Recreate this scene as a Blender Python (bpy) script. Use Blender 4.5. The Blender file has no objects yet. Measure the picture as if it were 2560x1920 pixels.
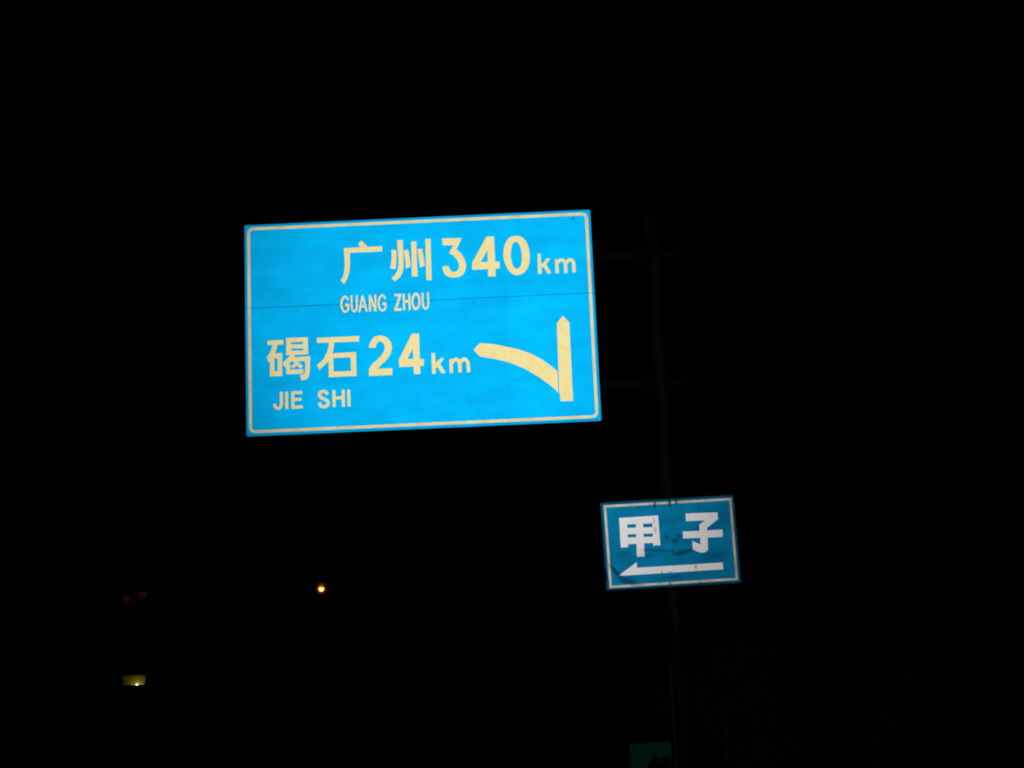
import bpy, bmesh, math, random
import numpy as np
from mathutils import Vector, Matrix
from mathutils.geometry import delaunay_2d_cdt

scene = bpy.context.scene
COL = scene.collection
R = math.radians

# ------------------------------------------------------------------ camera
PITCH, ROLL, EYE = 0.2064732, -0.0431157, 1.5
cam_data = bpy.data.cameras.new('camera')
cam_data.sensor_fit = 'HORIZONTAL'
cam_data.sensor_width = 36.0
cam_data.lens = 36.0 * 4200.0 / 2560.0
cam_data.clip_start = 0.1
cam_data.clip_end = 3000.0
cam = bpy.data.objects.new('camera', cam_data)
COL.objects.link(cam)
fw = Vector((0, math.cos(PITCH), math.sin(PITCH)))
up0 = Vector((0, -math.sin(PITCH), math.cos(PITCH)))
rt0 = Vector((1, 0, 0))
rt = rt0 * math.cos(ROLL) + up0 * math.sin(ROLL)
up = -rt0 * math.sin(ROLL) + up0 * math.cos(ROLL)
m3 = Matrix((rt, up, -fw)).transposed()
cam.matrix_world = Matrix.Translation((0, 0, EYE)) @ m3.to_4x4()
scene.camera = cam

# ------------------------------------------------------------------ night sky
world = bpy.data.worlds.new('World')
scene.world = world
world.use_nodes = True
wn = world.node_tree
wn.nodes.clear()
wo = wn.nodes.new('ShaderNodeOutputWorld')
bg = wn.nodes.new('ShaderNodeBackground')
sky = wn.nodes.new('ShaderNodeTexSky')
sky.sky_type = 'NISHITA'
sky.sun_disc = False
sky.sun_elevation = R(35)
sky.sun_rotation = R(200)
bg.inputs['Strength'].default_value = 0.00001
wn.links.new(sky.outputs[0], bg.inputs['Color'])
wn.links.new(bg.outputs[0], wo.inputs['Surface'])

# faint moonlight
sun_data = bpy.data.lights.new('moonlight', 'SUN')
sun_data.energy = 0.002
sun_data.angle = R(0.5)
sun_data.color = (1.0, 0.96, 0.9)
sun = bpy.data.objects.new('moonlight', sun_data)
COL.objects.link(sun)
sd = Vector((math.sin(R(200)) * math.cos(R(35)), math.cos(R(200)) * math.cos(R(35)), math.sin(R(35))))
sun.rotation_euler = sd.to_track_quat('Z', 'Y').to_euler()

# car headlight plus an added lower fill spot; the sign sheeting throws both back
def aimed_spot(loc, aim, watts, cone):
    d = bpy.data.lights.new('headlight_or_fill', 'SPOT')
    d.energy = watts
    d.color = (1.0, 0.97, 0.92)
    d.spot_size = R(cone)
    d.spot_blend = 1.0
    d.shadow_soft_size = 0.06
    o = bpy.data.objects.new('headlight_or_fill', d)
    COL.objects.link(o)
    o.location = loc
    o.rotation_euler = (Vector(aim) - Vector(loc)).to_track_quat('-Z', 'Y').to_euler()
aimed_spot((0.75, 0.3, 0.95), (-0.45, 22.3, 7.3), 500.0, 25.5)
aimed_spot((-0.55, 0.3, 0.95), (2.3, 22.5, 1.3), 270.0, 24)  # added fill aimed low to brighten the post, small sign and green board

scene.view_settings.view_transform = 'Standard'
scene.view_settings.look = 'None'
scene.view_settings.exposure = 0.0
scene.view_settings.gamma = 1.0
scene.render.filter_size = 1.9
scene.cycles.filter_width = 1.9

# ------------------------------------------------------------------ helpers
def tag(o, label=None, cat=None, group=None, kind=None):
    if label: o['label'] = label
    if cat: o['category'] = cat
    if group: o['group'] = group
    if kind: o['kind'] = kind
    return o

def empty(name, loc, rot=(0, 0, 0)):
    o = bpy.data.objects.new(name, None)
    o.empty_display_size = 0.2
    o.location = loc
    o.rotation_euler = rot
    COL.objects.link(o)
    return o

class MB:
    def __init__(s):
        s.v, s.f, s.smooth = [], [], []
    def add(s, verts, faces, smooth=False):
        b = len(s.v)
        s.v += [tuple(v) for v in verts]
        s.f += [tuple(b + i for i in f) for f in faces]
        s.smooth += [smooth] * len(faces)
        return s
    def box(s, x0, x1, y0, y1, z0, z1):
        return s.add([(x0, y0, z0), (x1, y0, z0), (x1, y1, z0), (x0, y1, z0), (x0, y0, z1), (x1, y0, z1), (x1, y1, z1), (x0, y1, z1)],
                     [(0, 3, 2, 1), (4, 5, 6, 7), (0, 1, 5, 4), (1, 2, 6, 5), (2, 3, 7, 6), (3, 0, 4, 7)])
    def tube(s, pts, radii, n=14, caps=True):
        pts = [Vector(p) for p in pts]
        if not isinstance(radii, (list, tuple)): radii = [radii] * len(pts)
        vs, fs = [], []
        ref = Vector((0, 0, 1))
        d0 = (pts[-1] - pts[0]).normalized()
        if abs(d0.dot(ref)) > 0.9: ref = Vector((0, 1, 0))
        for i, p in enumerate(pts):
            d = (pts[min(i + 1, len(pts) - 1)] - pts[max(i - 1, 0)]).normalized()
            a = d.cross(ref).normalized(); b = d.cross(a).normalized()
            for k in range(n):
                t = 2 * math.pi * k / n
                vs.append(p + (a * math.cos(t) + b * math.sin(t)) * radii[i])
        for i in range(len(pts) - 1):
            for k in range(n):
                fs.append((i * n + k, i * n + (k + 1) % n, (i + 1) * n + (k + 1) % n, (i + 1) * n + k))
        s.add(vs, fs, True)
        if caps:
            s.add(vs[:n], [tuple(range(n))[::-1]]); s.add(vs[-n:], [tuple(range(n))])
        return s
    def lathe(s, c, prof, n=20):
        vs, fs = [], []
        for r, z in prof:
            for k in range(n):
                t = 2 * math.pi * k / n
                vs.append((c[0] + r * math.cos(t), c[1] + r * math.sin(t), c[2] + z))
        for i in range(len(prof) - 1):
            for k in range(n):
                fs.append((i * n + k, i * n + (k + 1) % n, (i + 1) * n + (k + 1) % n, (i + 1) * n + k))
        return s.add(vs, fs, True)
    def plate(s, outline, y0, y1):
        """outline in the x-z plane, extruded from y0 (front) to y1"""
        n = len(outline)
        vs = [(x, y0, z) for x, z in outline] + [(x, y1, z) for x, z in outline]
        fs = [tuple(range(n)), tuple(range(n, 2 * n))[::-1]]
        fs += [(i, n + i, n + (i + 1) % n, (i + 1) % n) for i in range(n)]
        return s.add(vs, fs)
    def build(s, name, mat, parent=None, bevel=0.0):
        me = bpy.data.meshes.new(name)
        me.from_pydata(s.v, [], s.f)
        me.polygons.foreach_set('use_smooth', s.smooth)
        me.update()
        bm = bmesh.new(); bm.from_mesh(me)
        bmesh.ops.recalc_face_normals(bm, faces=bm.faces)
        bm.to_mesh(me); bm.free()
        me.materials.append(mat)
        o = bpy.data.objects.new(name, me)
        COL.objects.link(o)
        if parent: o.parent = parent
        if bevel:
            b = o.modifiers.new('bevel', 'BEVEL'); b.width = bevel; b.segments = 2; b.limit_method = 'ANGLE'
        return o

# ------------------------------------------------------------------ materials
def newmat(name):
    m = bpy.data.materials.new(name)
    m.use_nodes = True
    m.node_tree.nodes.clear()
    return m, m.node_tree

def N(nt, kind, **kw):
    n = nt.nodes.new(kind)
    for k, v in kw.items():
        if k in n.inputs.keys(): n.inputs[k].default_value = v
        else: setattr(n, k, v)
    return n

def math_node(nt, op, a, b=None, clamp=False):
    n = nt.nodes.new('ShaderNodeMath'); n.operation = op; n.use_clamp = clamp
    for i, v in enumerate((a, b)):
        if v is None: continue
        if isinstance(v, (int, float)): n.inputs[i].default_value = v
        else: nt.links.new(v, n.inputs[i])
    return n.outputs[0]

def blob_mask(nt, blobs, wob=0.03, nscale=14.0):
    """stains and painted crease shade with a place and shape of their own, in the sign's own metres"""
    tc = N(nt, 'ShaderNodeTexCoord')
    nz = N(nt, 'ShaderNodeTexNoise', Scale=nscale, Detail=4.0)
    nt.links.new(tc.outputs['Object'], nz.inputs['Vector'])
    sub = nt.nodes.new('ShaderNodeVectorMath'); sub.operation = 'SUBTRACT'; sub.inputs[1].default_value = (.5, .5, .5)
    nt.links.new(nz.outputs['Color'], sub.inputs[0])
    sc = nt.nodes.new('ShaderNodeVectorMath'); sc.operation = 'SCALE'; sc.inputs['Scale'].default_value = wob * 2
    nt.links.new(sub.outputs[0], sc.inputs[0])
    ad = nt.nodes.new('ShaderNodeVectorMath'); ad.operation = 'ADD'
    nt.links.new(tc.outputs['Object'], ad.inputs[0]); nt.links.new(sc.outputs[0], ad.inputs[1])
    total = None
    for (u, v, ru, rv, ang, s) in blobs:
        mp = nt.nodes.new('ShaderNodeMapping'); mp.vector_type = 'TEXTURE'
        mp.inputs['Location'].default_value = (u, 0, v)
        mp.inputs['Rotation'].default_value = (0, -R(ang), 0)
        mp.inputs['Scale'].default_value = (ru, 1, rv)
        nt.links.new(ad.outputs[0], mp.inputs['Vector'])
        ln = nt.nodes.new('ShaderNodeVectorMath'); ln.operation = 'LENGTH'
        nt.links.new(mp.outputs[0], ln.inputs[0])
        mr = N(nt, 'ShaderNodeMapRange'); mr.interpolation_type = 'SMOOTHSTEP'
        mr.inputs['From Min'].default_value = 1.25; mr.inputs['From Max'].default_value = 0.35
        mr.inputs['To Min'].default_value = 0.0; mr.inputs['To Max'].default_value = s
        nt.links.new(ln.outputs['Value'], mr.inputs['Value'])
        total = mr.outputs[0] if total is None else math_node(nt, 'MAXIMUM', total, mr.outputs[0])
    return total

def retro(name, col, rough=0.25, share=0.88, mottle=0.12, mscale=(1.2, 1, 3.0), grain=0.05, bands=0.0, blobs=None, dirt_crease=(0.01, 0.012, 0.014), tint=None, tscale=5.0, margin=None):
    """retroreflective sheeting: the lobe points back along the incoming light, so its normal is the ray itself"""
    m, nt = newmat(name)
    out = N(nt, 'ShaderNodeOutputMaterial')
    tc = N(nt, 'ShaderNodeTexCoord')
    mp = nt.nodes.new('ShaderNodeMapping'); mp.inputs['Scale'].default_value = mscale
    nt.links.new(tc.outputs['Object'], mp.inputs['Vector'])
    n1 = N(nt, 'ShaderNodeTexNoise', Scale=1.6, Detail=5.0, Roughness=0.6)
    nt.links.new(mp.outputs[0], n1.inputs['Vector'])
    n2 = N(nt, 'ShaderNodeTexNoise', Scale=70.0, Detail=2.0)
    nt.links.new(tc.outputs['Object'], n2.inputs['Vector'])
    f = math_node(nt, 'ADD', 1 - mottle, math_node(nt, 'MULTIPLY', n1.outputs['Fac'], 2 * mottle))
    f = math_node(nt, 'MULTIPLY', f, math_node(nt, 'ADD', 1 - grain, math_node(nt, 'MULTIPLY', n2.outputs['Fac'], 2 * grain)))
    if bands:
        sx = N(nt, 'ShaderNodeSeparateXYZ'); nt.links.new(tc.outputs['Object'], sx.inputs[0])
        fl = math_node(nt, 'FLOOR', math_node(nt, 'MULTIPLY', math_node(nt, 'ADD', sx.outputs['X'], 0.02), 1 / 0.61))
        wn_ = N(nt, 'ShaderNodeTexWhiteNoise'); wn_.noise_dimensions = '1D'; nt.links.new(fl, wn_.inputs['W'])
        f = math_node(nt, 'MULTIPLY', f, math_node(nt, 'ADD', 1 - bands, math_node(nt, 'MULTIPLY', wn_.outputs['Value'], 2 * bands)))
    if margin:   # darker sheeting outside the border tape
        mu, mv, lo = margin
        sx = N(nt, 'ShaderNodeSeparateXYZ'); nt.links.new(tc.outputs['Object'], sx.inputs[0])
        mu_ = math_node(nt, 'SUBTRACT', math_node(nt, 'ABSOLUTE', sx.outputs['X']), mu)
        mv_ = math_node(nt, 'SUBTRACT', math_node(nt, 'ABSOLUTE', sx.outputs['Z']), mv)
        mr = N(nt, 'ShaderNodeMapRange'); mr.inputs['From Min'].default_value = -.01; mr.inputs['From Max'].default_value = .03
        mr.inputs['To Min'].default_value = 1.0; mr.inputs['To Max'].default_value = lo
        nt.links.new(math_node(nt, 'MAXIMUM', mu_, mv_), mr.inputs['Value'])
        f = math_node(nt, 'MULTIPLY', f, mr.outputs[0])
    base = N(nt, 'ShaderNodeRGB'); base.outputs[0].default_value = (*col, 1)
    csock = base.outputs[0]
    if tint:
        n3 = N(nt, 'ShaderNodeTexNoise', Scale=tscale, Detail=3.0); nt.links.new(tc.outputs['Object'], n3.inputs['Vector'])
        mr = N(nt, 'ShaderNodeMapRange'); mr.inputs['From Min'].default_value = .42; mr.inputs['From Max'].default_value = .68
        nt.links.new(n3.outputs['Fac'], mr.inputs['Value'])
        mx = N(nt, 'ShaderNodeMix', data_type='RGBA'); nt.links.new(mr.outputs[0], mx.inputs['Factor'])
        nt.links.new(csock, mx.inputs['A']); mx.inputs['B'].default_value = (*tint, 1)
        csock = mx.outputs['Result']
    vm = nt.nodes.new('ShaderNodeVectorMath'); vm.operation = 'SCALE'
    nt.links.new(csock, vm.inputs[0]); nt.links.new(f, vm.inputs['Scale'])
    csock = vm.outputs[0]
    if blobs:
        k = blob_mask(nt, blobs)
        mx = N(nt, 'ShaderNodeMix', data_type='RGBA'); nt.links.new(k, mx.inputs['Factor'])
        nt.links.new(csock, mx.inputs['A']); mx.inputs['B'].default_value = (*dirt_crease, 1)
        csock = mx.outputs['Result']
    geo = N(nt, 'ShaderNodeNewGeometry')
    gl = N(nt, 'ShaderNodeBsdfGlossy', Roughness=rough)
    gl.distribution = 'GGX'
    nt.links.new(csock, gl.inputs['Color'])
    nt.links.new(geo.outputs['Incoming'], gl.inputs['Normal'])
    df = N(nt, 'ShaderNodeBsdfDiffuse'); nt.links.new(csock, df.inputs['Color'])
    mix = N(nt, 'ShaderNodeMixShader'); mix.inputs[0].default_value = share
    nt.links.new(df.outputs[0], mix.inputs[1]); nt.links.new(gl.outputs[0], mix.inputs[2])
    nt.links.new(mix.outputs[0], out.inputs['Surface'])
    return m

def surf(name, c1, c2, scale=6.0, rough=0.7, metal=0.0, bump=0.0, mscale=(1, 1, 1), detail=5.0):
    m, nt = newmat(name)
    out = N(nt, 'ShaderNodeOutputMaterial')
    p = N(nt, 'ShaderNodeBsdfPrincipled', Roughness=rough, Metallic=metal)
    tc = N(nt, 'ShaderNodeTexCoord')
    mp = nt.nodes.new('ShaderNodeMapping'); mp.inputs['Scale'].default_value = mscale
    nt.links.new(tc.outputs['Object'], mp.inputs['Vector'])
    nz = N(nt, 'ShaderNodeTexNoise', Scale=scale, Detail=detail)
    nt.links.new(mp.outputs[0], nz.inputs['Vector'])
    mx = N(nt, 'ShaderNodeMix', data_type='RGBA')
    mx.inputs['A'].default_value = (*c1, 1); mx.inputs['B'].default_value = (*c2, 1)
    nt.links.new(nz.outputs['Fac'], mx.inputs['Factor'])
    nt.links.new(mx.outputs['Result'], p.inputs['Base Color'])
    if bump:
        b = N(nt, 'ShaderNodeBump', Strength=bump, Distance=0.02)
        nt.links.new(nz.outputs['Fac'], b.inputs['Height']); nt.links.new(b.outputs[0], p.inputs['Normal'])
    nt.links.new(p.outputs[0], out.inputs['Surface'])
    return m

def glow(name, col, strength, vary=0.0, scale=3.0):
    m, nt = newmat(name)
    out = N(nt, 'ShaderNodeOutputMaterial')
    e = N(nt, 'ShaderNodeEmission', Color=(*col, 1), Strength=strength)
    if vary:
        tc = N(nt, 'ShaderNodeTexCoord')
        nz = N(nt, 'ShaderNodeTexNoise', Scale=scale, Detail=3.0)
        nt.links.new(tc.outputs['Object'], nz.inputs['Vector'])
        nt.links.new(math_node(nt, 'MULTIPLY', math_node(nt, 'ADD', 1 - vary, math_node(nt, 'MULTIPLY', nz.outputs['Fac'], 2 * vary)), strength), e.inputs['Strength'])
    nt.links.new(e.outputs[0], out.inputs['Surface'])
    return m

SMALL_STAINS_CREASE = [(-0.171, 0.51, 0.012, 0.085, 0, 1.0), (0.027, 0.545, 0.028, 0.06, 0, .92), (0.117, 0.545, 0.022, 0.055, 0, .85), (0.039, 0.475, 0.012, 0.06, 0, .8),
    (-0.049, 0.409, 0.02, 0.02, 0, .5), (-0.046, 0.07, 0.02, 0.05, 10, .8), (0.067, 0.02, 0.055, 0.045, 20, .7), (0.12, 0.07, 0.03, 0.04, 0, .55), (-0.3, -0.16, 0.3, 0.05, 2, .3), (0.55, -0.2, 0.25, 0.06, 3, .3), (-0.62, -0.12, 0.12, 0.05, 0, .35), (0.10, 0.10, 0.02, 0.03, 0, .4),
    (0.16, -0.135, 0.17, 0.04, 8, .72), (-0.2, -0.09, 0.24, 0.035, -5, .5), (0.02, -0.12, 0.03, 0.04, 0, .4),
    (-0.76, -0.345, 0.16, 0.035, -50, .8), (-0.60, -0.49, 0.18, 0.05, -20, .6), (-0.70, 0.434, 0.012, 0.03, 0, .7), (0.42, 0.44, 0.012, 0.04, 0, .6),  # first two paint the crease's shade as dark blobs; the rest are stains
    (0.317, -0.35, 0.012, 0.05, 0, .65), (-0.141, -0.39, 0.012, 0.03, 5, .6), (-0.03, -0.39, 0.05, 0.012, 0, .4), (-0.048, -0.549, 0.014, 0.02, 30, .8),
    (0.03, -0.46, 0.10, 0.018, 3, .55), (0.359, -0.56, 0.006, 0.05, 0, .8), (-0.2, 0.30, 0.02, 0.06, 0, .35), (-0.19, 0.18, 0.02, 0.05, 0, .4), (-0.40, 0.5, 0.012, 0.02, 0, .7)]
BIG_STAINS = [(2.168, 1.366, 0.014, 0.026, 0, .9), (2.140, 1.366, 0.014, 0.014, 0, .7), (-2.0, -0.62, 0.02, 0.02, 0, .3)]

M = {}
M['blue_sheet'] = retro('blue_sheeting', (0.001, 0.465, 0.97), mottle=0.34, bands=0.035, mscale=(0.7, 1, 1.9), grain=0.07, blobs=BIG_STAINS, margin=(2.362, 1.448, 0.72))
M['cream_sheet'] = retro('cream_sheeting', (0.81, 0.72, 0.355), mottle=0.08, grain=0.10, mscale=(3, 1, 3), tint=(0.81, 0.665, 0.30), tscale=9.0)
M['border_tape'] = retro('cream_border_tape', (0.79, 0.65, 0.30), mottle=0.16, grain=0.10, mscale=(3, 1, 3), tint=(0.70, 0.52, 0.24), tscale=4.0)
M['small_blue'] = retro('aged_blue_sheeting', (0.0015, 0.16, 0.335), margin=(0.86, 0.55, 0.32), mottle=0.62, mscale=(1.3, 1, 3.2), grain=0.10, blobs=SMALL_STAINS_CREASE, dirt_crease=(0.002, 0.02, 0.05))
M['small_white'] = retro('aged_white_sheeting', (0.68, 0.68, 0.73), mottle=0.16, mscale=(6, 1, 1.5), grain=0.06, blobs=SMALL_STAINS_CREASE, dirt_crease=(0.07, 0.08, 0.09))
M['small_border'] = retro('aged_border_tape', (0.52, 0.50, 0.42), mottle=0.20, mscale=(4, 1, 4), grain=0.08, blobs=SMALL_STAINS_CREASE, dirt_crease=(0.03, 0.025, 0.02), tint=(0.36, 0.29, 0.15), tscale=4.0)
M['green_sheet'] = retro('green_board_paint', (0.002, 0.070, 0.040), share=0.25, mottle=0.3)
M['rivet'] = surf('rivet_metal', (0.02, 0.10, 0.17), (0.03, 0.14, 0.22), 30, 0.6, 0.3)
M['steel'] = surf('galvanised_steel', (0.032, 0.033, 0.034), (0.056, 0.056, 0.056), 5, 0.55, 0.0, 0.05, (3, 3, 0.7))
M['arm_steel'] = surf('dimmed_arm_steel', (0.014, 0.014, 0.014), (0.024, 0.024, 0.024), 5, 0.7, 0.0, 0.05)  # same steel as the pole, darkened because little light shows on the arms
M['dark_steel'] = surf('dark_painted_steel', (0.012, 0.012, 0.013), (0.022, 0.022, 0.022), 5, 0.7)
M['edge_highlight'] = surf('pale_highlight', (0.13, 0.13, 0.13), (0.2, 0.2, 0.19), 9, 0.6)
M['back'] = surf('sign_back_aluminium', (0.10, 0.10, 0.10), (0.15, 0.15, 0.15), 8, 0.6)

# ------------------------------------------------------------------ ground and road
M['earth'] = surf('verge_earth', (0.030, 0.032, 0.018), (0.075, 0.065, 0.04), 1.4, 0.95, 0, 0.4)
M['asphalt'] = surf('asphalt', (0.030, 0.030, 0.030), (0.055, 0.053, 0.05), 3.0, 0.9, 0, 0.3)
M['concrete'] = surf('kerb_concrete', (0.20, 0.19, 0.18), (0.30, 0.29, 0.27), 4.0, 0.9, 0, 0.2)
M['road_paint'] = surf('road_paint', (0.45, 0.45, 0.43), (0.65, 0.65, 0.62), 5.0, 0.7)
tag(MB().add([(-900, -60, 0), (900, -60, 0), (900, 2400, 0), (-900, 2400, 0)], [(0, 1, 2, 3)]).build('ground', M['earth']), kind='structure')
road = tag(MB().add([(-8.0, -40, .004), (1.2, -40, .004), (1.2, 900, .004), (-8.0, 900, .004)], [(0, 1, 2, 3)]).build('road', M['asphalt']), kind='structure')
tag(MB().add([(-60, 82, .008), (-8.0, 82, .008), (-8.0, 92, .008), (-60, 92, .008)], [(0, 1, 2, 3)]).build('side_road', M['asphalt']), kind='structure')
kerb_me = None
for i in range(60):
    y = 4.0 + i * 1.5
    if kerb_me is None:
        k = MB().box(0, .15, 0, 1.488, 0, .14).build('kerb_stone', M['concrete'], road, 0.012); kerb_me = k.data
    else:
        k = bpy.data.objects.new('kerb_stone', kerb_me); COL.objects.link(k); k.parent = road
        b = k.modifiers.new('bevel', 'BEVEL'); b.width = 0.012; b.segments = 2; b.limit_method = 'ANGLE'
    k.location = (1.2, y, 0)
dash_me = None
for i in range(14):
    if dash_me is None:
        k = MB().add([(-.075, 0, 0), (.075, 0, 0), (.075, 4, 0), (-.075, 4, 0)], [(0, 1, 2, 3)]).build('lane_dash', M['road_paint'], road); dash_me = k.data
    else:
        k = bpy.data.objects.new('lane_dash', dash_me); COL.objects.link(k); k.parent = road
    k.location = (-3.4, 6 + i * 10, .009)

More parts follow.
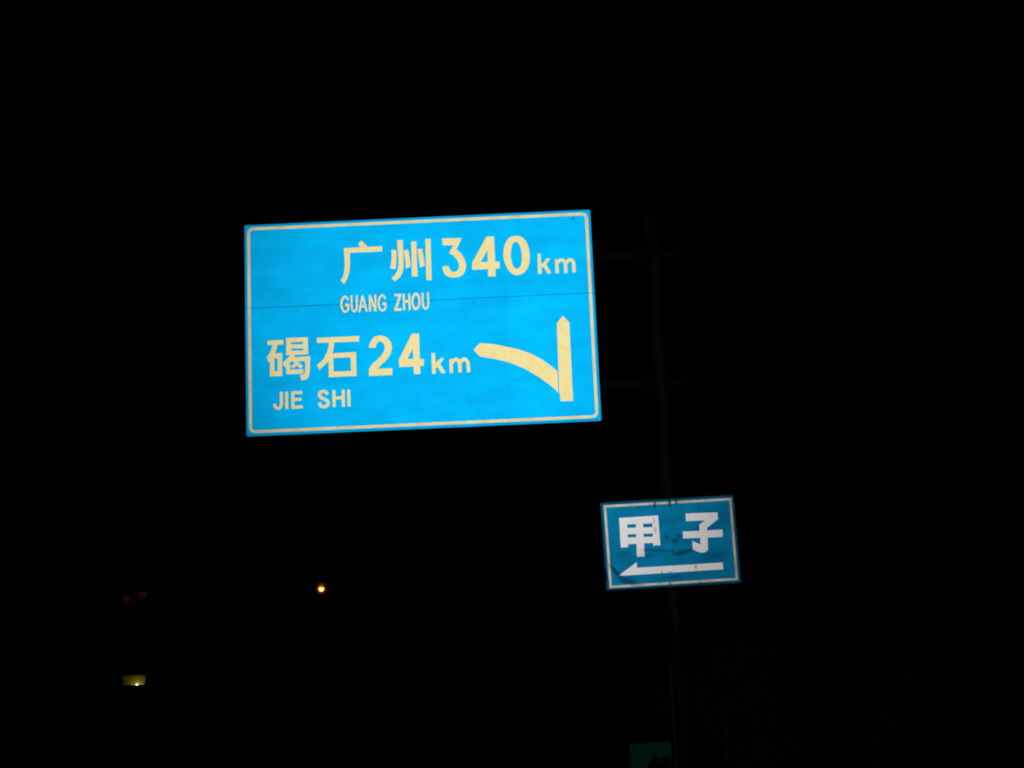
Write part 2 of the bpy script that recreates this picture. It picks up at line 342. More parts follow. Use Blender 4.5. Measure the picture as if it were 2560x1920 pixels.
# ------------------------------------------------------------------ glyph outlines, in millimetres from each sign's centre
BIG_GLYPHS = [
 ('character', [[[-1025,1092],[-1020,977],[-1017,889],[-1019,815],[-1028,747],[-1044,686],[-1079,639],[-1035,577],[-997,643],[-969,713],[-952,793],[-946,886],[-945,1024],[-498,1023],[-496,1095]],[[-778,1187],[-699,1102],[-714,1093],[-727,1050],[-793,1053],[-797,1100],[-826,1150]]]),
 ('character', [[[-370,1038],[-301,1027],[-304,906],[-320,765],[-391,772],[-371,890],[-367,971]],[[-286,1173],[-210,1171],[-208,1038],[-208,889],[-211,777],[-226,709],[-264,643],[-335,585],[-375,636],[-320,686],[-289,737],[-276,817],[-274,917],[-280,1041]],[[-198,1019],[-136,1030],[-124,934],[-110,785],[-177,766],[-182,900]],[[-91,1144],[-22,1140],[-22,905],[-20,644],[-96,643],[-92,908]],[[-8,1026],[56,1035],[68,925],[84,794],[21,769],[7,903]],[[105,1170],[176,1170],[174,958],[173,582],[102,584],[103,899]]]),
 ('digit', [[[339,1166],[607,1160],[529,1005],[581,952],[626,876],[653,787],[651,744],[634,683],[599,635],[550,609],[479,603],[413,613],[372,639],[341,684],[325,759],[347,769],[410,769],[420,730],[443,695],[475,678],[511,681],[542,706],[558,748],[557,792],[535,855],[489,913],[428,956],[492,1066],[342,1071]]]),
 ('digit', [[[952,1164],[1054,1161],[953,963],[848,797],[740,802]],[[961,1163],[1054,1161],[1055,594],[953,595]],[[740,807],[1117,796],[1113,704],[739,701]]]),
 ('digit', [[[1174,886],[1175,915],[1275,894],[1274,881]],[[1175,915],[1178,945],[1276,907],[1275,894]],[[1178,945],[1183,977],[1277,922],[1276,907]],[[1183,977],[1191,1011],[1279,938],[1277,922]],[[1191,1011],[1203,1047],[1282,956],[1279,938]],[[1203,1047],[1221,1083],[1287,979],[1282,956]],[[1221,1083],[1247,1116],[1294,1009],[1287,979]],[[1247,1116],[1281,1142],[1307,1044],[1294,1009]],[[1281,1142],[1322,1154],[1331,1070],[1307,1044]],[[1322,1154],[1364,1155],[1360,1072],[1331,1070]],[[1364,1155],[1406,1152],[1386,1054],[1360,1072]],[[1406,1152],[1444,1132],[1404,1023],[1386,1054]],[[1444,1132],[1474,1101],[1413,990],[1404,1023]],[[1474,1101],[1496,1065],[1419,965],[1413,990]],[[1496,1065],[1510,1028],[1422,944],[1419,965]],[[1510,1028],[1521,993],[1424,927],[1422,944]],[[1521,993],[1527,960],[1426,913],[1424,927]],[[1527,960],[1531,929],[1427,899],[1426,913]],[[1531,929],[1534,899],[1428,886],[1427,899]],[[1534,899],[1535,869],[1428,874],[1428,886]],[[1535,869],[1535,839],[1429,861],[1428,874]],[[1535,839],[1532,807],[1428,848],[1429,861]],[[1532,807],[1527,774],[1428,833],[1428,848]],[[1527,774],[1519,739],[1426,816],[1428,833]],[[1519,739],[1505,704],[1424,796],[1426,816]],[[1505,704],[1485,669],[1420,771],[1424,796]],[[1485,669],[1457,637],[1413,738],[1420,771]],[[1457,637],[1422,613],[1397,705],[1413,738]],[[1422,613],[1382,599],[1372,688],[1397,705]],[[1382,599],[1340,595],[1343,684],[1372,688]],[[1340,595],[1299,609],[1317,701],[1343,684]],[[1299,609],[1264,636],[1299,732],[1317,701]],[[1264,636],[1238,669],[1290,764],[1299,732]],[[1238,669],[1218,703],[1284,789],[1290,764]],[[1218,703],[1204,737],[1280,809],[1284,789]],[[1204,737],[1194,769],[1277,827],[1280,809]],[[1194,769],[1186,800],[1275,842],[1277,827]],[[1186,800],[1180,828],[1274,855],[1275,842]],[[1180,828],[1176,857],[1274,868],[1274,855]],[[1176,857],[1174,886],[1274,881],[1274,868]]]),
 ('letter', [[[1646,886],[1686,884],[1688,599],[1640,599]],[[1675,737],[1717,749],[1771,813],[1816,810],[1755,729],[1739,692],[1688,687]],[[1710,718],[1753,735],[1821,603],[1771,597],[1725,687]]]),
 ('letter', [[[1883,795],[1923,789],[1925,597],[1880,598]],[[1921,726],[1926,732],[1894,759],[1890,754]],[[1926,732],[1931,738],[1898,765],[1894,759]],[[1931,738],[1935,743],[1902,771],[1898,765]],[[1935,743],[1938,747],[1908,778],[1902,771]],[[1938,747],[1941,750],[1915,784],[1908,778]],[[1941,750],[1944,752],[1923,790],[1915,784]],[[1944,752],[1949,755],[1932,795],[1923,790]],[[1949,755],[1955,757],[1942,798],[1932,795]],[[1955,757],[1961,759],[1952,801],[1942,798]],[[1961,759],[1967,760],[1962,803],[1952,801]],[[1967,760],[1972,760],[1972,804],[1962,803]],[[1972,760],[1975,760],[1983,803],[1972,804]],[[1975,760],[1977,760],[1993,800],[1983,803]],[[1977,760],[1980,758],[2002,795],[1993,800]],[[1980,758],[1983,756],[2010,789],[2002,795]],[[1983,756],[1986,753],[2016,783],[2010,789]],[[1986,753],[1989,749],[2022,776],[2016,783]],[[1989,749],[1992,745],[2027,769],[2022,776]],[[1992,745],[1994,741],[2031,762],[2027,769]],[[1994,741],[1996,738],[2034,755],[2031,762]],[[1996,738],[1997,735],[2037,747],[2034,755]],[[1997,735],[1998,730],[2039,738],[2037,747]],[[1998,730],[1999,722],[2040,727],[2039,738]],[[1999,722],[2000,711],[2041,714],[2040,727]],[[2000,711],[2000,697],[2042,698],[2041,714]],[[2000,697],[2000,679],[2042,679],[2042,698]],[[2000,679],[2000,658],[2042,658],[2042,679]],[[2000,658],[2000,637],[2042,636],[2042,658]],[[2000,637],[1999,615],[2041,614],[2042,636]],[[1999,615],[1999,594],[2041,594],[2041,614]],[[2044,714],[2049,721],[2015,748],[2010,742]],[[2049,721],[2054,728],[2019,754],[2015,748]],[[2054,728],[2058,734],[2024,761],[2019,754]],[[2058,734],[2062,739],[2029,768],[2024,761]],[[2062,739],[2066,743],[2036,775],[2029,768]],[[2066,743],[2069,746],[2043,782],[2036,775]],[[2069,746],[2073,749],[2051,787],[2043,782]],[[2073,749],[2078,752],[2059,792],[2051,787]],[[2078,752],[2082,754],[2067,796],[2059,792]],[[2082,754],[2086,755],[2077,799],[2067,796]],[[2086,755],[2089,755],[2087,800],[2077,799]],[[2089,755],[2091,755],[2097,800],[2087,800]],[[2091,755],[2092,755],[2108,797],[2097,800]],[[2092,755],[2095,754],[2117,793],[2108,797]],[[2095,754],[2098,751],[2125,787],[2117,793]],[[2098,751],[2102,748],[2132,780],[2125,787]],[[2102,748],[2105,745],[2139,773],[2132,780]],[[2105,745],[2107,741],[2144,765],[2139,773]],[[2107,741],[2109,738],[2148,757],[2144,765]],[[2109,738],[2110,735],[2151,749],[2148,757]],[[2110,735],[2111,731],[2153,740],[2151,749]],[[2111,731],[2112,726],[2155,731],[2153,740]],[[2112,726],[2112,717],[2155,721],[2155,731]],[[2112,717],[2113,706],[2156,709],[2155,721]],[[2113,706],[2113,692],[2157,694],[2156,709]],[[2113,692],[2113,676],[2157,676],[2157,694]],[[2113,676],[2113,657],[2157,657],[2157,676]],[[2113,657],[2113,637],[2156,637],[2157,657]],[[2113,637],[2113,617],[2156,617],[2156,637]],[[2113,617],[2113,598],[2156,598],[2156,617]]]),
 ('letter', [[[-973,355],[-976,362],[-997,351],[-993,345]],[[-976,362],[-979,369],[-1000,358],[-997,351]],[[-979,369],[-982,376],[-1003,365],[-1000,358]],[[-982,376],[-986,383],[-1006,371],[-1003,365]],[[-986,383],[-990,389],[-1009,376],[-1006,371]],[[-990,389],[-994,395],[-1012,381],[-1009,376]],[[-994,395],[-998,400],[-1015,384],[-1012,381]],[[-998,400],[-1002,405],[-1018,387],[-1015,384]],[[-1002,405],[-1007,409],[-1020,389],[-1018,387]],[[-1007,409],[-1013,412],[-1022,390],[-1020,389]],[[-1013,412],[-1019,414],[-1023,391],[-1022,390]],[[-1019,414],[-1026,415],[-1024,391],[-1023,391]],[[-1026,415],[-1033,413],[-1026,390],[-1024,391]],[[-1033,413],[-1040,410],[-1029,389],[-1026,390]],[[-1040,410],[-1046,407],[-1032,387],[-1029,389]],[[-1046,407],[-1052,402],[-1036,384],[-1032,387]],[[-1052,402],[-1057,396],[-1039,380],[-1036,384]],[[-1057,396],[-1062,389],[-1043,375],[-1039,380]],[[-1062,389],[-1067,382],[-1046,370],[-1043,375]],[[-1067,382],[-1071,373],[-1050,363],[-1046,370]],[[-1071,373],[-1075,364],[-1053,354],[-1050,363]],[[-1075,364],[-1078,354],[-1056,346],[-1053,354]],[[-1078,354],[-1081,345],[-1059,337],[-1056,346]],[[-1081,345],[-1084,336],[-1061,329],[-1059,337]],[[-1084,336],[-1086,328],[-1063,322],[-1061,329]],[[-1086,328],[-1087,319],[-1064,315],[-1063,322]],[[-1087,319],[-1088,311],[-1065,308],[-1064,315]],[[-1088,311],[-1089,303],[-1066,301],[-1065,308]],[[-1089,303],[-1089,295],[-1066,294],[-1066,301]],[[-1089,295],[-1089,287],[-1066,287],[-1066,294]],[[-1089,287],[-1089,278],[-1065,279],[-1066,287]],[[-1089,278],[-1088,269],[-1065,271],[-1065,279]],[[-1088,269],[-1086,260],[-1063,263],[-1065,271]],[[-1086,260],[-1085,251],[-1062,255],[-1063,263]],[[-1085,251],[-1083,242],[-1060,247],[-1062,255]],[[-1083,242],[-1081,234],[-1058,240],[-1060,247]],[[-1081,234],[-1078,226],[-1056,234],[-1058,240]],[[-1078,226],[-1075,218],[-1054,227],[-1056,234]],[[-1075,218],[-1072,211],[-1051,221],[-1054,227]],[[-1072,211],[-1069,204],[-1048,215],[-1051,221]],[[-1069,204],[-1065,198],[-1046,211],[-1048,215]],[[-1065,198],[-1061,192],[-1043,207],[-1046,211]],[[-1061,192],[-1056,187],[-1041,204],[-1043,207]],[[-1056,187],[-1051,183],[-1038,202],[-1041,204]],[[-1051,183],[-1046,179],[-1035,200],[-1038,202]],[[-1046,179],[-1040,177],[-1033,199],[-1035,200]],[[-1040,177],[-1035,175],[-1030,198],[-1033,199]],[[-1035,175],[-1029,174],[-1028,198],[-1030,198]],[[-1029,174],[-1023,174],[-1025,198],[-1028,198]],[[-1023,174],[-1017,175],[-1022,198],[-1025,198]],[[-1017,175],[-1011,176],[-1019,199],[-1022,198]],[[-1011,176],[-1006,179],[-1015,201],[-1019,199]],[[-1006,179],[-1001,181],[-1012,202],[-1015,201]],[[-1001,181],[-996,184],[-1010,204],[-1012,202]],[[-996,184],[-992,188],[-1008,205],[-1010,204]],[[-992,188],[-988,192],[-1006,207],[-1008,205]],[[-988,192],[-985,196],[-1004,210],[-1006,207]],[[-985,196],[-982,201],[-1003,212],[-1004,210]],[[-982,201],[-980,205],[-1001,216],[-1003,212]],[[-980,205],[-978,211],[-1000,219],[-1001,216]],[[-978,211],[-976,217],[-999,223],[-1000,219]],[[-976,217],[-975,223],[-998,227],[-999,223]],[[-975,223],[-974,229],[-997,233],[-998,227]],[[-974,229],[-974,235],[-997,238],[-997,233]],[[-974,235],[-973,241],[-996,244],[-997,238]],[[-973,241],[-972,247],[-995,250],[-996,244]],[[-1023,299],[-969,298],[-971,208],[-996,215],[-997,266],[-1024,264]]]),
 ('letter', [[[-947,413],[-947,399],[-924,399],[-924,412]],[[-947,399],[-947,386],[-924,385],[-924,399]],[[-947,386],[-946,372],[-924,372],[-924,385]],[[-946,372],[-946,359],[-924,358],[-924,372]],[[-946,359],[-946,345],[-924,345],[-924,358]],[[-946,345],[-946,333],[-924,332],[-924,345]],[[-946,333],[-946,320],[-924,319],[-924,332]],[[-946,320],[-947,308],[-924,307],[-924,319]],[[-947,308],[-947,296],[-924,295],[-924,307]],[[-947,296],[-947,284],[-924,283],[-924,295]],[[-947,284],[-947,272],[-924,272],[-924,283]],[[-947,272],[-946,261],[-923,262],[-924,272]],[[-946,261],[-945,251],[-923,252],[-923,262]],[[-945,251],[-944,241],[-922,243],[-923,252]],[[-944,241],[-943,231],[-921,234],[-922,243]],[[-943,231],[-942,221],[-920,226],[-921,234]],[[-942,221],[-940,213],[-918,219],[-920,226]],[[-940,213],[-937,204],[-916,213],[-918,219]],[[-937,204],[-933,197],[-914,209],[-916,213]],[[-933,197],[-929,190],[-911,205],[-914,209]],[[-929,190],[-924,184],[-908,201],[-911,205]],[[-924,184],[-918,180],[-905,199],[-908,201]],[[-918,180],[-911,176],[-903,198],[-905,199]],[[-911,176],[-904,174],[-902,197],[-903,198]],[[-904,174],[-897,174],[-901,197],[-902,197]],[[-897,174],[-890,177],[-899,198],[-901,197]],[[-890,177],[-883,180],[-896,200],[-899,198]],[[-883,180],[-877,185],[-893,202],[-896,200]],[[-877,185],[-872,191],[-890,206],[-893,202]],[[-872,191],[-868,197],[-887,210],[-890,206]],[[-868,197],[-864,205],[-885,214],[-887,210]],[[-864,205],[-861,212],[-883,220],[-885,214]],[[-861,212],[-859,221],[-881,227],[-883,220]],[[-859,221],[-857,230],[-879,235],[-881,227]],[[-857,230],[-855,240],[-878,244],[-879,235]],[[-855,240],[-854,251],[-876,254],[-878,244]],[[-854,251],[-853,262],[-876,264],[-876,254]],[[-853,262],[-853,275],[-875,276],[-876,264]],[[-853,275],[-853,288],[-875,289],[-875,276]],[[-853,288],[-853,302],[-875,302],[-875,289]],[[-853,302],[-853,315],[-875,316],[-875,302]],[[-853,315],[-853,329],[-875,329],[-875,316]],[[-853,329],[-853,342],[-875,343],[-875,329]],[[-853,342],[-852,356],[-875,357],[-875,343]],[[-852,356],[-852,370],[-875,370],[-875,357]],[[-852,370],[-852,384],[-875,384],[-875,370]],[[-852,384],[-852,398],[-875,398],[-875,384]],[[-852,398],[-852,412],[-875,412],[-875,398]]]),
 ('letter', [[[-822,169],[-772,402],[-794,408],[-845,175]],[[-794,403],[-742,174],[-719,179],[-772,408]],[[-818,238],[-744,235],[-743,261],[-818,265]]]),
 ('letter', [[[-696,407],[-698,173],[-673,173],[-671,406]],[[-695,400],[-625,175],[-601,183],[-671,407]],[[-620,410],[-624,175],[-599,174],[-595,409]]]),
 ('letter', [[[-461,350],[-464,356],[-485,346],[-482,339]],[[-464,356],[-467,363],[-488,353],[-485,346]],[[-467,363],[-471,370],[-491,360],[-488,353]],[[-471,370],[-474,377],[-494,366],[-491,360]],[[-474,377],[-478,384],[-497,371],[-494,366]],[[-478,384],[-482,390],[-500,375],[-497,371]],[[-482,390],[-486,395],[-503,379],[-500,375]],[[-486,395],[-490,399],[-506,382],[-503,379]],[[-490,399],[-495,403],[-508,384],[-506,382]],[[-495,403],[-500,407],[-510,385],[-508,384]],[[-500,407],[-507,409],[-511,385],[-510,385]],[[-507,409],[-514,409],[-512,385],[-511,385]],[[-514,409],[-521,408],[-514,385],[-512,385]],[[-521,408],[-528,405],[-517,383],[-514,385]],[[-528,405],[-534,401],[-520,381],[-517,383]],[[-534,401],[-540,396],[-524,378],[-520,381]],[[-540,396],[-545,391],[-527,374],[-524,378]],[[-545,391],[-550,384],[-531,370],[-527,374]],[[-550,384],[-555,376],[-534,364],[-531,370]],[[-555,376],[-559,368],[-538,357],[-534,364]],[[-559,368],[-563,358],[-541,349],[-538,357]],[[-563,358],[-566,349],[-544,340],[-541,349]],[[-566,349],[-569,339],[-547,332],[-544,340]],[[-569,339],[-572,330],[-549,324],[-547,332]],[[-572,330],[-574,322],[-551,316],[-549,324]],[[-574,322],[-575,314],[-552,309],[-551,316]],[[-575,314],[-577,306],[-553,302],[-552,309]],[[-577,306],[-577,298],[-554,296],[-553,302]],[[-577,298],[-578,289],[-554,289],[-554,296]],[[-578,289],[-578,281],[-554,281],[-554,289]],[[-578,281],[-577,272],[-554,274],[-554,281]],[[-577,272],[-576,263],[-553,266],[-554,274]],[[-576,263],[-575,254],[-552,258],[-553,266]],[[-575,254],[-573,245],[-551,250],[-552,258]],[[-573,245],[-572,237],[-549,242],[-551,250]],[[-572,237],[-569,228],[-547,235],[-549,242]],[[-569,228],[-567,221],[-545,228],[-547,235]],[[-567,221],[-564,213],[-543,222],[-545,228]],[[-564,213],[-561,206],[-540,216],[-543,222]],[[-561,206],[-558,199],[-537,210],[-540,216]],[[-558,199],[-554,192],[-535,205],[-537,210]],[[-554,192],[-550,186],[-532,202],[-535,205]],[[-550,186],[-545,181],[-529,199],[-532,202]],[[-545,181],[-540,177],[-527,197],[-529,199]],[[-540,177],[-535,174],[-524,195],[-527,197]],[[-535,174],[-529,171],[-522,194],[-524,195]],[[-529,171],[-524,170],[-519,193],[-522,194]],[[-524,170],[-518,169],[-516,193],[-519,193]],[[-518,169],[-512,169],[-514,193],[-516,193]],[[-512,169],[-506,169],[-511,193],[-514,193]],[[-506,169],[-500,171],[-508,194],[-511,193]],[[-500,171],[-495,173],[-504,195],[-508,194]],[[-495,173],[-490,176],[-501,197],[-504,195]],[[-490,176],[-485,179],[-499,198],[-501,197]],[[-485,179],[-481,182],[-497,200],[-499,198]],[[-481,182],[-477,186],[-495,202],[-497,200]],[[-477,186],[-474,191],[-493,204],[-495,202]],[[-474,191],[-471,195],[-492,207],[-493,204]],[[-471,195],[-469,200],[-490,210],[-492,207]],[[-469,200],[-467,205],[-489,214],[-490,210]],[[-467,205],[-465,211],[-488,217],[-489,214]],[[-465,211],[-464,217],[-487,222],[-488,217]],[[-464,217],[-463,224],[-486,227],[-487,222]],[[-463,224],[-462,230],[-485,233],[-486,227]],[[-462,230],[-462,236],[-485,239],[-485,233]],[[-462,236],[-461,241],[-484,245],[-485,239]],[[-511,294],[-458,293],[-460,202],[-485,210],[-485,261],[-512,259]]]),
 ('letter', [[[-342,374],[-250,373],[-250,403],[-343,405]],[[-280,389],[-349,191],[-321,181],[-253,379]],[[-349,167],[-251,168],[-252,200],[-350,200]]]),
 ('letter', [[[-230,402],[-230,172],[-205,172],[-205,402]],[[-154,400],[-154,169],[-129,168],[-130,400]],[[-221,280],[-141,280],[-141,311],[-222,311]]]),
 ('letter', [[[-114,290],[-113,300],[-88,295],[-88,289]],[[-113,300],[-112,310],[-88,301],[-88,295]],[[-112,310],[-111,321],[-87,307],[-88,301]],[[-111,321],[-109,333],[-86,315],[-87,307]],[[-109,333],[-105,346],[-84,323],[-86,315]],[[-105,346],[-101,361],[-82,333],[-84,323]],[[-101,361],[-93,377],[-78,344],[-82,333]],[[-93,377],[-82,394],[-72,357],[-78,344]],[[-82,394],[-67,408],[-63,369],[-72,357]],[[-67,408],[-49,413],[-50,374],[-63,369]],[[-49,413],[-31,406],[-38,368],[-50,374]],[[-31,406],[-16,391],[-29,355],[-38,368]],[[-16,391],[-6,373],[-23,342],[-29,355]],[[-6,373],[0,356],[-20,330],[-23,342]],[[0,356],[4,341],[-19,320],[-20,330]],[[4,341],[6,328],[-18,311],[-19,320]],[[6,328],[8,316],[-17,304],[-18,311]],[[8,316],[8,305],[-17,298],[-17,304]],[[8,305],[9,294],[-17,292],[-17,298]],[[9,294],[9,285],[-17,286],[-17,292]],[[9,285],[8,275],[-17,280],[-17,286]],[[8,275],[7,264],[-18,274],[-17,280]],[[7,264],[6,254],[-18,267],[-18,274]],[[6,254],[3,242],[-19,260],[-18,267]],[[3,242],[0,229],[-21,252],[-19,260]],[[0,229],[-5,214],[-23,242],[-21,252]],[[-5,214],[-12,198],[-27,230],[-23,242]],[[-12,198],[-23,182],[-33,217],[-27,230]],[[-23,182],[-38,169],[-43,205],[-33,217]],[[-38,169],[-56,164],[-55,200],[-43,205]],[[-56,164],[-74,170],[-68,207],[-55,200]],[[-74,170],[-89,185],[-76,219],[-68,207]],[[-89,185],[-98,202],[-82,233],[-76,219]],[[-98,202],[-105,219],[-85,245],[-82,233]],[[-105,219],[-109,234],[-86,255],[-85,245]],[[-109,234],[-111,247],[-88,263],[-86,255]],[[-111,247],[-113,259],[-88,271],[-88,263]],[[-113,259],[-113,270],[-88,277],[-88,271]],[[-113,270],[-114,280],[-88,283],[-88,277]],[[-114,280],[-114,290],[-88,289],[-88,283]]]),
 ('letter', [[[30,407],[30,392],[53,391],[53,406]],[[30,392],[30,377],[53,376],[53,391]],[[30,377],[29,362],[53,361],[53,376]],[[29,362],[29,347],[53,346],[53,361]],[[29,347],[29,332],[52,331],[53,346]],[[29,332],[29,318],[52,317],[52,331]],[[29,318],[29,304],[52,303],[52,317]],[[29,304],[29,290],[52,289],[52,303]],[[29,290],[29,276],[53,276],[52,289]],[[29,276],[30,263],[53,263],[53,276]],[[30,263],[30,250],[53,251],[53,263]],[[30,250],[31,240],[54,241],[53,251]],[[31,240],[32,230],[55,233],[54,241]],[[32,230],[33,222],[56,226],[55,233]],[[33,222],[34,215],[57,220],[56,226]],[[34,215],[36,208],[58,216],[57,220]],[[36,208],[38,202],[59,212],[58,216]],[[38,202],[42,196],[61,208],[59,212]],[[42,196],[46,189],[64,204],[61,208]],[[46,189],[50,183],[67,200],[64,204]],[[50,183],[56,178],[71,196],[67,200]],[[56,178],[62,173],[74,194],[71,196]],[[62,173],[69,170],[77,192],[74,194]],[[69,170],[77,168],[78,192],[77,192]],[[77,168],[85,169],[79,192],[78,192]],[[85,169],[93,172],[82,193],[79,192]],[[93,172],[99,176],[85,196],[82,193]],[[99,176],[105,181],[89,199],[85,196]],[[105,181],[110,186],[93,202],[89,199]],[[110,186],[115,192],[95,206],[93,202]],[[115,192],[118,198],[98,210],[95,206]],[[118,198],[121,204],[99,214],[98,210]],[[121,204],[123,211],[101,218],[99,214]],[[123,211],[125,218],[102,223],[101,218]],[[125,218],[126,226],[103,230],[102,223]],[[126,226],[127,236],[104,238],[103,230]],[[127,236],[128,247],[105,248],[104,238]],[[128,247],[128,259],[105,259],[105,248]],[[128,259],[128,272],[105,272],[105,259]],[[128,272],[128,286],[105,285],[105,272]],[[128,286],[128,300],[105,300],[105,285]],[[128,300],[128,314],[105,314],[105,300]],[[128,314],[128,329],[105,329],[105,314]],[[128,329],[128,344],[105,345],[105,329]],[[128,344],[128,360],[105,361],[105,345]],[[128,360],[128,377],[105,377],[105,361]],[[128,377],[128,393],[105,393],[105,377]],[[128,393],[128,409],[105,410],[105,393]]]),
 ('character', [[[-2103,-174],[-1882,-173],[-1883,-235],[-2099,-234]],[[-2028,-226],[-1959,-229],[-1998,-350],[-2010,-423],[-2064,-473],[-2089,-472],[-2111,-402],[-2065,-343],[-2042,-280]],[[-2066,-402],[-2012,-391],[-2008,-664],[-2071,-672]],[[-2020,-358],[-1905,-355],[-1903,-424],[-2021,-421]],[[-1965,-357],[-1905,-356],[-1905,-675],[-1963,-675]],[[-2070,-672],[-2068,-606],[-1905,-607],[-1905,-675]],[[-1842,-147],[-1779,-148],[-1777,-386],[-1843,-385]],[[-1612,-149],[-1547,-150],[-1547,-387],[-1610,-387]],[[-1842,-147],[-1547,-150],[-1548,-208],[-1841,-208]],[[-1841,-238],[-1548,-246],[-1548,-301],[-1841,-294]],[[-1842,-328],[-1547,-337],[-1547,-387],[-1843,-385]],[[-1794,-378],[-1734,-376],[-1734,-422],[-1764,-462],[-1811,-498],[-1814,-548],[-1863,-552],[-1902,-496],[-1839,-444],[-1808,-414]],[[-1772,-425],[-1523,-418],[-1524,-481],[-1777,-477]],[[-1590,-456],[-1522,-423],[-1526,-573],[-1534,-663],[-1555,-721],[-1600,-742],[-1644,-744],[-1656,-675],[-1607,-664],[-1592,-628],[-1585,-547]],[[-1849,-535],[-1798,-496],[-1793,-651],[-1847,-651]],[[-1846,-593],[-1617,-596],[-1620,-654],[-1847,-652]],[[-1733,-463],[-1684,-461],[-1687,-511],[-1725,-554],[-1757,-576],[-1785,-551],[-1742,-513]],[[-1707,-519],[-1667,-502],[-1621,-550],[-1655,-585],[-1703,-539]]]),
 ('character', [[[-1421,-165],[-843,-165],[-849,-239],[-1420,-235]],[[-1257,-224],[-1182,-223],[-1210,-373],[-1244,-460],[-1288,-516],[-1397,-614],[-1428,-546],[-1337,-470],[-1285,-370],[-1262,-282]],[[-1267,-444],[-1207,-388],[-1203,-718],[-1269,-722]],[[-1228,-391],[-893,-388],[-894,-457],[-1230,-453]],[[-965,-392],[-893,-388],[-893,-721],[-963,-718]],[[-1268,-647],[-892,-651],[-893,-719],[-1269,-720]]]),
 ('digit', [[[-715,-333],[-695,-264],[-643,-190],[-556,-168],[-471,-194],[-415,-263],[-399,-344],[-420,-432],[-479,-517],[-567,-593],[-608,-639],[-404,-634],[-406,-729],[-721,-729],[-718,-630],[-674,-566],[-564,-476],[-505,-391],[-496,-325],[-516,-273],[-558,-249],[-602,-269],[-625,-338]]]),
 ('digit', [[[-122,-169],[-25,-167],[-121,-383],[-197,-519],[-306,-514]],[[-118,-167],[-25,-167],[-25,-735],[-110,-731]],[[-307,-509],[32,-532],[25,-621],[-307,-624]]]),
 ('letter', [[[137,-451],[185,-454],[185,-738],[137,-739]],[[181,-596],[263,-526],[307,-530],[248,-604],[237,-635],[185,-659]],[[210,-604],[248,-603],[322,-731],[267,-738],[212,-640]]]),
 ('letter', [[[379,-546],[418,-547],[422,-736],[377,-736]],[[423,-617],[428,-610],[392,-583],[387,-589]],[[428,-610],[433,-603],[396,-576],[392,-583]],[[433,-603],[438,-596],[401,-569],[396,-576]],[[438,-596],[442,-591],[407,-561],[401,-569]],[[442,-591],[445,-587],[414,-554],[407,-561]],[[445,-587],[448,-584],[422,-547],[414,-554]],[[448,-584],[452,-582],[430,-541],[422,-547]],[[452,-582],[456,-580],[439,-537],[430,-541]],[[456,-580],[461,-578],[448,-534],[439,-537]],[[461,-578],[465,-577],[458,-532],[448,-534]],[[465,-577],[469,-577],[467,-531],[458,-532]],[[469,-577],[471,-577],[477,-531],[467,-531]],[[471,-577],[472,-577],[487,-534],[477,-531]],[[472,-577],[474,-578],[496,-538],[487,-534]],[[474,-578],[477,-580],[504,-544],[496,-538]],[[477,-580],[480,-583],[511,-550],[504,-544]],[[480,-583],[482,-586],[517,-557],[511,-550]],[[482,-586],[485,-589],[522,-564],[517,-557]],[[485,-589],[487,-593],[526,-571],[522,-564]],[[487,-593],[489,-597],[530,-578],[526,-571]],[[489,-597],[491,-600],[533,-586],[530,-578]],[[491,-600],[492,-605],[536,-596],[533,-586]],[[492,-605],[493,-613],[537,-607],[536,-596]],[[493,-613],[494,-623],[539,-620],[537,-607]],[[494,-623],[495,-637],[540,-636],[539,-620]],[[495,-637],[495,-655],[540,-655],[540,-636]],[[495,-655],[495,-675],[540,-675],[540,-655]],[[495,-675],[495,-695],[539,-697],[540,-675]],[[495,-695],[494,-717],[539,-717],[539,-697]],[[494,-717],[494,-737],[539,-737],[539,-717]],[[539,-622],[544,-615],[505,-589],[501,-596]],[[544,-615],[548,-608],[510,-583],[505,-589]],[[548,-608],[552,-601],[514,-575],[510,-583]],[[552,-601],[556,-596],[519,-568],[514,-575]],[[556,-596],[559,-591],[525,-560],[519,-568]],[[559,-591],[562,-588],[532,-553],[525,-560]],[[562,-588],[566,-585],[539,-547],[532,-553]],[[566,-585],[571,-582],[546,-542],[539,-547]],[[571,-582],[575,-579],[555,-537],[546,-542]],[[575,-579],[578,-578],[564,-533],[555,-537]],[[578,-578],[580,-578],[574,-531],[564,-533]],[[580,-578],[580,-578],[586,-531],[574,-531]],[[580,-578],[581,-578],[597,-534],[586,-531]],[[581,-578],[583,-579],[607,-539],[597,-534]],[[583,-579],[586,-581],[615,-545],[607,-539]],[[586,-581],[590,-585],[622,-552],[615,-545]],[[590,-585],[594,-589],[629,-560],[622,-552]],[[594,-589],[597,-593],[634,-567],[629,-560]],[[597,-593],[599,-598],[639,-575],[634,-567]],[[599,-598],[601,-602],[643,-583],[639,-575]],[[601,-602],[603,-606],[646,-591],[643,-583]],[[603,-606],[605,-611],[649,-601],[646,-591]],[[605,-611],[606,-619],[651,-612],[649,-601]],[[606,-619],[607,-629],[653,-625],[651,-612]],[[607,-629],[608,-643],[654,-640],[653,-625]],[[608,-643],[609,-659],[655,-658],[654,-640]],[[609,-659],[610,-678],[655,-677],[655,-658]],[[610,-678],[610,-697],[655,-697],[655,-677]],[[610,-697],[610,-717],[656,-717],[655,-697]],[[610,-717],[611,-736],[656,-735],[656,-717]]]),
